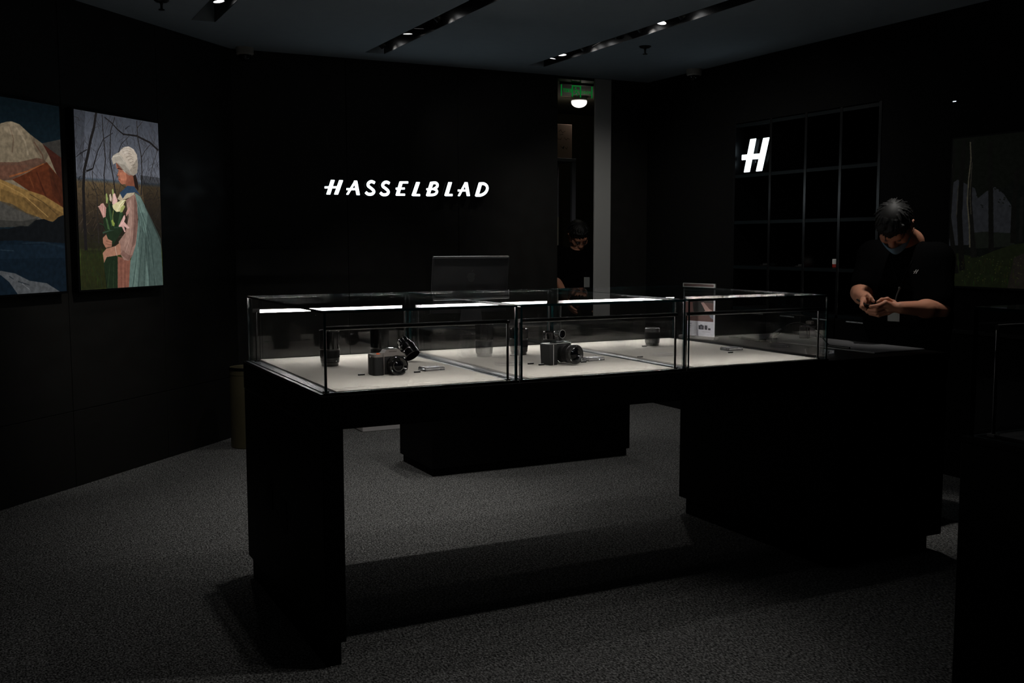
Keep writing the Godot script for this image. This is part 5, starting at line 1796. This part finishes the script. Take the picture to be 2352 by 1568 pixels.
func person_phone() -> void:
	var shr := Vector3(4.091, 1.327, -3.931)
	var shl := Vector3(4.206, 1.316, -3.635)
	var elr := Vector3(3.99, 1.141, -3.917)
	var wrr := Vector3(3.825, 1.124, -3.717)
	var ell := Vector3(4.169, 1.071, -3.571)
	var wrl := Vector3(3.881, 1.088, -3.561)
	var neck := Vector3(4.166, 1.398, -3.765)
	var chest := Vector3(4.159, 1.236, -3.774)
	var belly := Vector3(4.15, 1.021, -3.755)
	var pelvis := Vector3(4.174, 0.86, -3.76)
	var hc := Vector3(3.972, 1.472, -3.691)
	var fwd := Vector3(-0.93, 0, 0.37).normalized()
	var left := Vector3.UP.cross(fwd).normalized()
	var base := Vector3(pelvis.x, 0, pelvis.z)
	var o := thing("person", "masked person in a black shirt looking down at a phone", "person", base)
	# head, bowed
	var face := (fwd * cos(1.08) - Vector3.UP * sin(1.08)).normalized()
	face = face.rotated(Vector3.UP, 0.12)
	var hx := (left.rotated(Vector3.UP, 0.12) + Vector3.UP * -0.08).normalized()
	hx = (hx - face * hx.dot(face)).normalized()
	var hxf := Transform3D(Basis(hx, face.cross(hx), face).scaled(Vector3.ONE * 0.94), hc)
	var hips := [pelvis + left * 0.09, pelvis - left * 0.09]
	var legs := []
	for i in 2:
		var s := 1.0 if i == 0 else -1.0
		var knee: Vector3 = base + left * s * 0.11 + fwd * 0.03 + Vector3(0, 0.48, 0)
		var ankle: Vector3 = base + left * s * 0.12 - fwd * 0.01 + Vector3(0, 0.09, 0)
		legs.append([hips[i], knee, ankle, s])
	var hand_l := [[Vector3(3.807, 1.114, -3.579), Vector3(3.758, 1.099, -3.58), Vector3(3.736, 1.095, -3.602)], [Vector3(3.814, 1.093, -3.584), Vector3(3.757, 1.078, -3.589), Vector3(3.743, 1.077, -3.619)], [Vector3(3.833, 1.075, -3.596), Vector3(3.772, 1.062, -3.602), Vector3(3.751, 1.067, -3.636)], [Vector3(3.855, 1.062, -3.605), Vector3(3.798, 1.051, -3.61), Vector3(3.777, 1.058, -3.645)], [Vector3(3.872, 1.112, -3.591), Vector3(3.839, 1.129, -3.598), Vector3(3.807, 1.126, -3.603), Vector3(3.79, 1.115, -3.61)]]
	var hand_r := [[Vector3(3.747, 1.11, -3.665), Vector3(3.72, 1.093, -3.643), Vector3(3.736, 1.082, -3.634)], [Vector3(3.76, 1.101, -3.669), Vector3(3.74, 1.084, -3.649), Vector3(3.762, 1.071, -3.642)], [Vector3(3.782, 1.093, -3.679), Vector3(3.77, 1.074, -3.661), Vector3(3.792, 1.061, -3.654)], [Vector3(3.805, 1.086, -3.69), Vector3(3.796, 1.068, -3.67), Vector3(3.814, 1.058, -3.659)], [Vector3(3.797, 1.134, -3.699), Vector3(3.79, 1.144, -3.67), Vector3(3.785, 1.132, -3.648), Vector3(3.788, 1.116, -3.634)]]
	var skin := []
	var body := [[neck, hxf * Vector3(0, -0.03, -0.02), 0.058, 0.055], [chest, neck, 0.09, 0.06], [chest, pelvis, 0.10, 0.10],
		[shr, elr, 0.05, 0.043], [elr, elr.lerp(wrr, 0.4), 0.045, 0.044], [elr.lerp(wrr, 0.4), wrr, 0.044, 0.03], [shl, ell, 0.05, 0.042], [ell, ell.lerp(wrl, 0.35), 0.042, 0.041], [ell.lerp(wrl, 0.35), wrl, 0.041, 0.029]]
	for l in legs:
		body.append([l[0], l[1], 0.075, 0.055])
		body.append([l[1], l[2], 0.053, 0.036])
	skin.append(nets(body, 0.012, 0.03))
	skin.append(nets(head_bones(), 0.004, 0.018, hxf))
	skin.append(nets(ear_bones(), 0.003, 0.006, hxf))
	var pl := Vector3(3.84, 1.09, -3.582)
	var pr := Vector3(3.785, 1.114, -3.691)
	var palm_l := [[wrl, pl, 0.026, 0.022]]
	for f in 4:
		palm_l.append([wrl.lerp(pl, 0.4), hand_l[f][0], 0.017, 0.0115])
	palm_l.append([wrl.lerp(pl, 0.2), hand_l[4][0], 0.017, 0.0125])
	var palm_r := [[wrr, pr, 0.026, 0.021]]
	for f in 4:
		palm_r.append([wrr.lerp(pr, 0.3), hand_r[f][0], 0.017, 0.0115])
	palm_r.append([wrr.lerp(pr, 0.2), hand_r[4][0], 0.016, 0.0125])
	skin.append(hand_net(hand_l, palm_l))
	skin.append(hand_net(hand_r, palm_r))
	put_mesh("body", joined(skin, base), "skin", o)
	# nails on both thumbs
	for t in [hand_l[4], hand_r[4]]:
		var d: Vector3 = (t[3] - t[2]).normalized()
		put("thumb_nail", B.new().at(Transform3D(Basis(d, Vector3.UP, d.cross(Vector3.UP)).orthonormalized(), t[3] - base + Vector3(0, 0.0055, 0.0) + Vector3(-0.25, 0, 0.5) * 0.008)).ball(Vector3.ZERO, Vector3(0.006, 0.0022, 0.0045), 14, 8), "nail", o)
	put_mesh("hair", joined([hair_net(hxf, 3, 0.056)], base), "hair", o)
	var shirt := [[shr, shl, 0.07, 0.07], [chest + left * 0.085, belly + left * 0.08, 0.118, 0.130], [chest - left * 0.085, belly - left * 0.08, 0.118, 0.130],
		[belly + left * 0.08, pelvis + left * 0.075, 0.130, 0.118], [belly - left * 0.08, pelvis - left * 0.075, 0.130, 0.118], [neck - Vector3(0, 0.05, 0), chest, 0.072, 0.1],
		[shr, shr.lerp(elr, 0.72), 0.075, 0.068], [shl, shl.lerp(ell, 0.78), 0.075, 0.066]]
	var under: float = pelvis.y - 0.03
	var sh := put_mesh("shirt", joined([nets(shirt, 0.012, 0.05, Transform3D.IDENTITY, func(p: Vector3) -> float: return under - p.y)], base), "shirt", o)
	# little slanting emblem on the chest, and the lanyard with its badge
	var at_front := func(lat: float, y: float) -> Vector3:
		return on_surface(shirt, 0.05, Vector3(chest.x, y, chest.z) + fwd * 0.5 + left * lat, -fwd)
	var fb := Basis(left, Vector3.UP, fwd)
	var em := B.new()
	em.xf = Transform3D(fb, at_front.call(0.085, 1.254) - base)
	for st in [[1.7, 3, 9, -8, -9], [1.7, 13, 9, 2, -9], [0.9, -10, 1, 8, 1]]:
		for p in stroke_polys([st]):
			em.prism(p, 0.0, 0.002)
	put("emblem", em, "print_white", sh)
	var clip: Vector3 = at_front.call(0.01, 1.172)
	for s in [-1.0, 1.0]:
		var pts := []
		for i in 8:
			var t := i / 7.0
			pts.append(at_front.call(lerpf(0.052 * s + 0.01, 0.01 + 0.003 * s, t), lerpf(1.31, 1.18, t)) + fwd * 0.003 - base)
		put("lanyard", B.new().tube(pts, 0.0022, 8), "cord_dark", o)
	put("lanyard_bead", B.new().ball(clip + fwd * 0.006 - base, Vector3(0.0085, 0.008, 0.006), 16, 10), "badge_clear", o)
	var low: Vector3 = at_front.call(0.0, 1.042)
	put("badge_strap", B.new().tube([clip + fwd * 0.006 - base, at_front.call(-0.002, 1.13) + fwd * 0.006 - base, low + fwd * 0.008 + Vector3(0, 0.03, 0) - base], 0.004, 8), "badge_clear", o)
	var bd := B.new()
	bd.xf = Transform3D(fb, low + fwd * 0.012 - base)
	bd.box(Vector3(-0.03, -0.035, -0.0015), Vector3(0.03, 0.03, 0.0015), 0.001)
	put("badge", bd, "badge_clear", o)
	var pants := [[pelvis + left * 0.08 + Vector3(0, 0.05, 0), hips[0], 0.12, 0.11], [pelvis - left * 0.08 + Vector3(0, 0.05, 0), hips[1], 0.12, 0.11]]
	for l in legs:
		pants.append([l[0], l[1], 0.092, 0.07])
		pants.append([l[1], l[2], 0.07, 0.058])
	put_mesh("trousers", joined([nets(pants, 0.014, 0.03)], base), "trousers", o)
	for l in legs:
		var a: Vector3 = l[2] - base
		var shoe := [[Vector3(a.x, 0.045, a.z) - fwd * 0.03, Vector3(a.x, 0.04, a.z) + fwd * 0.12, 0.042, 0.036, Vector3(1, 1, 1)], [a, Vector3(a.x, 0.05, a.z), 0.042, 0.042]]
		put_mesh("shoe", joined([nets(shoe, 0.008, 0.03, Transform3D.IDENTITY, func(p: Vector3) -> float: return 0.001 - p.y)], Vector3.ZERO), "shoe", o)
	mask_on(o, hxf, base)
	for s in [-1.0, 1.0]:
		put("eye", B.new().ball(hxf * Vector3(s * 0.031, 0.0, 0.072) - base, Vector3.ONE * 0.0115, 14, 10), "eye_white", o)
	# the phone in both hands: width across the picture, length towards him
	var pc := Vector3(3.784, 1.105, -3.663)
	var px := Vector3(0.891, -0.2, 0.453).normalized()
	var py := Vector3(0.42, 0.12, -0.87).normalized()
	py = (py - px * py.dot(px)).normalized()
	var ph := thing("phone", "black phone held in both hands of the masked person", "phone", pc)
	var pb := B.new()
	pb.xf = Transform3D(Basis(px, py, px.cross(py)), Vector3.ZERO)
	pb.box(Vector3(-0.037, -0.075, -0.004), Vector3(0.037, 0.075, 0.0034), 0.002)
	put("case", pb, "plastic_black", ph)
	var sb := B.new()
	sb.xf = pb.xf
	sb.box(Vector3(-0.034, -0.07, 0.0034), Vector3(0.034, 0.07, 0.0041))
	put("screen", sb, "dome_dark", ph)


func mask_on(o: Node3D, hxf: Transform3D, base: Vector3) -> void:
	var st := SurfaceTool.new()
	st.begin(Mesh.PRIMITIVE_TRIANGLES)
	var n := 20
	var rows := 10
	for side in 2:
		for j in rows:
			for i in n:
				var q := []
				for c in [[0, 0], [1, 0], [1, 1], [0, 1]]:
					var th := lerpf(-1.25, 1.25, float(i + c[0]) / n)
					var t := float(j + c[1]) / rows
					var rx := 0.076 + 0.004 * sin(t * PI)
					var top := -0.022 - 0.016 * pow(absf(th) / 1.25, 1.5) + 0.008 * exp(-th * th * 9.0)
					var bot := -0.112 + 0.055 * pow(absf(th) / 1.25, 1.6)
					var bump := 0.017 * exp(-th * th * 7.0) * (1.0 - t * 0.5) + 0.002 * sin(t * 22.0) * (1.0 - absf(th) / 1.4)
					var z := 0.010 + cos(th) * (0.094 - 0.010 * t) + bump
					var p := Vector3(sin(th) * rx, lerpf(top, bot, t), z - (0.0015 if side == 1 else 0.0))
					q.append(hxf * p - base)
				for k in ([0, 1, 2, 0, 2, 3] if side == 0 else [0, 2, 1, 0, 3, 2]):
					st.set_smooth_group(1 + side)
					st.add_vertex(q[k])
	st.generate_normals()
	var mk := put_mesh("mask", st.commit(), "mask_blue", o)
	for s in [-1.0, 1.0]:
		for d in [[-0.036, 0.03], [-0.062, -0.026]]:
			var a := hxf * Vector3(s * 0.069, d[0], 0.034) - base
			var b := hxf * Vector3(s * 0.084, d[0] * 0.5 + d[1] * 0.5, 0.008) - base
			var c := hxf * Vector3(s * 0.092, d[1], -0.012) - base
			put("ear_loop", B.new().tube([a, b, c], 0.0017, 8), "loop_white", mk)


func person_doorway() -> void:
	var pelvis := Vector3(4.70, 0.88, -7.99)
	var base := Vector3(pelvis.x, 0, pelvis.z)
	var fwd := Vector3(-0.30, 0, 0.95).normalized()
	var left := Vector3.UP.cross(fwd).normalized()
	var o := thing("person", "dim person with glasses and black shirt standing in the doorway", "person", base)
	var neck := base + Vector3(0, 1.34, 0) + fwd * 0.02
	var chest := base + Vector3(0, 1.18, 0)
	var shr := base - left * 0.165 + Vector3(0, 1.295, 0)
	var shl := base + left * 0.165 + Vector3(0, 1.275, 0)
	var elr := base - left * 0.175 + fwd * 0.04 + Vector3(0, 1.05, 0)
	var wrr := base - left * 0.13 + fwd * 0.20 + Vector3(0, 0.90, 0)
	var ell := base + left * 0.21 + Vector3(0, 1.02, 0)
	var wrl := base + left * 0.16 + fwd * 0.18 + Vector3(0, 0.90, 0)
	var face := (fwd.rotated(Vector3.UP, 0.15) * cos(0.75) - Vector3.UP * sin(0.75)).normalized()
	var hx := (left.rotated(Vector3.UP, 0.15) + Vector3.UP * 0.2).normalized()
	hx = (hx - face * hx.dot(face)).normalized()
	var hxf := Transform3D(Basis(hx, face.cross(hx), face), Vector3(4.695, 1.452, -7.94))
	var legs := []
	for s in [1.0, -1.0]:
		legs.append([pelvis + left * s * 0.085, base + left * s * 0.1 + fwd * 0.02 + Vector3(0, 0.47, 0), base + left * s * 0.1 + Vector3(0, 0.09, 0)])
	var body := [[neck, hxf * Vector3(0, -0.03, -0.02), 0.052, 0.05], [chest, neck, 0.09, 0.055], [chest, pelvis, 0.09, 0.09], [shr, elr, 0.047, 0.042], [elr, wrr, 0.042, 0.028], [shl, ell, 0.047, 0.042], [ell, wrl, 0.042, 0.028]]
	for l in legs:
		body.append([l[0], l[1], 0.07, 0.052])
		body.append([l[1], l[2], 0.05, 0.035])
	var skin := [nets(body, 0.013, 0.03), nets(head_bones(), 0.004, 0.018, hxf), nets(ear_bones(), 0.003, 0.006, hxf)]
	for w in [[wrr, elr, -1.0], [wrl, ell, 1.0]]:
		var d: Vector3 = (w[0] - w[1]).normalized()
		var inn: Vector3 = -left * w[2]
		var side := (fwd - d * fwd.dot(d)).normalized()
		var fingers := []
		for f in 4:
			var k: Vector3 = w[0] + d * 0.085 + side * (0.03 - 0.02 * f)
			var ln: float = [0.068, 0.078, 0.072, 0.056][f]
			fingers.append([k, k + d * ln * 0.45 + inn * 0.006, k + d * ln * 0.8 + inn * 0.02, k + d * ln + inn * 0.034])
		var th: Vector3 = w[0] + d * 0.03 + side * 0.026
		fingers.append([th, th + d * 0.03 + side * 0.018 + inn * 0.012, th + d * 0.055 + side * 0.02 + inn * 0.022])
		var palm := []
		for f in 4:
			palm.append([w[0], fingers[f][0], 0.018, 0.0115])
		palm.append([w[0], fingers[4][0], 0.018, 0.0135])
		skin.append(hand_net(fingers, palm))
	put_mesh("body", joined(skin, base), "skin", o)
	put_mesh("hair", joined([hair_net(hxf, 8, 0.012)], base), "hair", o)
	var shirt := [[shr, shl, 0.066, 0.066], [chest + left * 0.075, pelvis + left * 0.07, 0.112, 0.115], [chest - left * 0.075, pelvis - left * 0.07, 0.112, 0.115], [neck - Vector3(0, 0.05, 0), chest, 0.068, 0.1], [shr, shr.lerp(elr, 0.68), 0.07, 0.06], [shl, shl.lerp(ell, 0.7), 0.07, 0.06]]
	put_mesh("shirt", joined([nets(shirt, 0.013, 0.05, Transform3D.IDENTITY, func(p: Vector3) -> float: return pelvis.y - 0.04 - p.y)], base), "shirt", o)
	var pants := []
	for l in legs:
		pants.append([l[0] + Vector3(0, 0.04, 0), l[1], 0.11, 0.068])
		pants.append([l[1], l[2], 0.068, 0.055])
		var a: Vector3 = l[2] - base
		var shoe := [[Vector3(a.x, 0.045, a.z) - fwd * 0.03, Vector3(a.x, 0.04, a.z) + fwd * 0.12, 0.042, 0.036], [a, Vector3(a.x, 0.05, a.z), 0.042, 0.042]]
		put_mesh("shoe", joined([nets(shoe, 0.009, 0.03, Transform3D.IDENTITY, func(p: Vector3) -> float: return 0.001 - p.y)], Vector3.ZERO), "shoe", o)
	put_mesh("trousers", joined([nets(pants, 0.015, 0.03)], base), "trousers", o)
	for s in [-1.0, 1.0]:
		put("eye", B.new().ball(hxf * Vector3(s * 0.031, 0.0, 0.072) - base, Vector3.ONE * 0.0115, 12, 8), "eye_white", o)
	# glasses: two rims, bridge and temples
	var gl := B.new()
	gl.xf = Transform3D(Basis.IDENTITY, -base) * hxf
	for s in [-1.0, 1.0]:
		var ringp := []
		for i in 17:
			var a := TAU * i / 16
			ringp.append(Vector3(s * 0.033 + cos(a) * 0.024, 0.0 + sin(a) * 0.018, 0.101 - 0.012 * absf(cos(a))))
		gl.tube(ringp, 0.0018, 6, false)
		gl.tube([Vector3(s * 0.057, 0.004, 0.090), Vector3(s * 0.08, 0.008, 0.04), Vector3(s * 0.084, 0.012, -0.02)], 0.0016, 6)
	gl.tube([Vector3(-0.009, 0.004, 0.102), Vector3(0.009, 0.004, 0.102)], 0.0016, 6)
	var gm := put("glasses", gl, "steel", o)
	for s in [-1.0, 1.0]:
		put("glasses_pane", B.new().at(gl.xf).ball(Vector3(s * 0.033, 0, 0.097), Vector3(0.022, 0.0165, 0.002), 16, 8), "glass", gm)
	var front := on_surface(shirt, 0.05, Vector3(chest.x, 1.05, chest.z) + fwd * 0.5 + left * 0.07, -fwd)
	var bd := B.new()
	bd.xf = Transform3D(Basis(left, Vector3.UP, fwd), front + fwd * 0.006 - base)
	bd.box(Vector3(-0.026, -0.045, -0.0015), Vector3(0.026, 0.045, 0.0015), 0.001)
	put("badge", bd, "badge_clear", o)
	var top := on_surface(shirt, 0.05, Vector3(chest.x, 1.27, chest.z) + fwd * 0.5 + left * 0.03, -fwd)
	put("lanyard", B.new().tube([top + fwd * 0.004 - base, (top + front) / 2 + fwd * 0.006 - base, front + fwd * 0.006 + Vector3(0, 0.045, 0) - base], 0.0022, 8), "cord_dark", o)
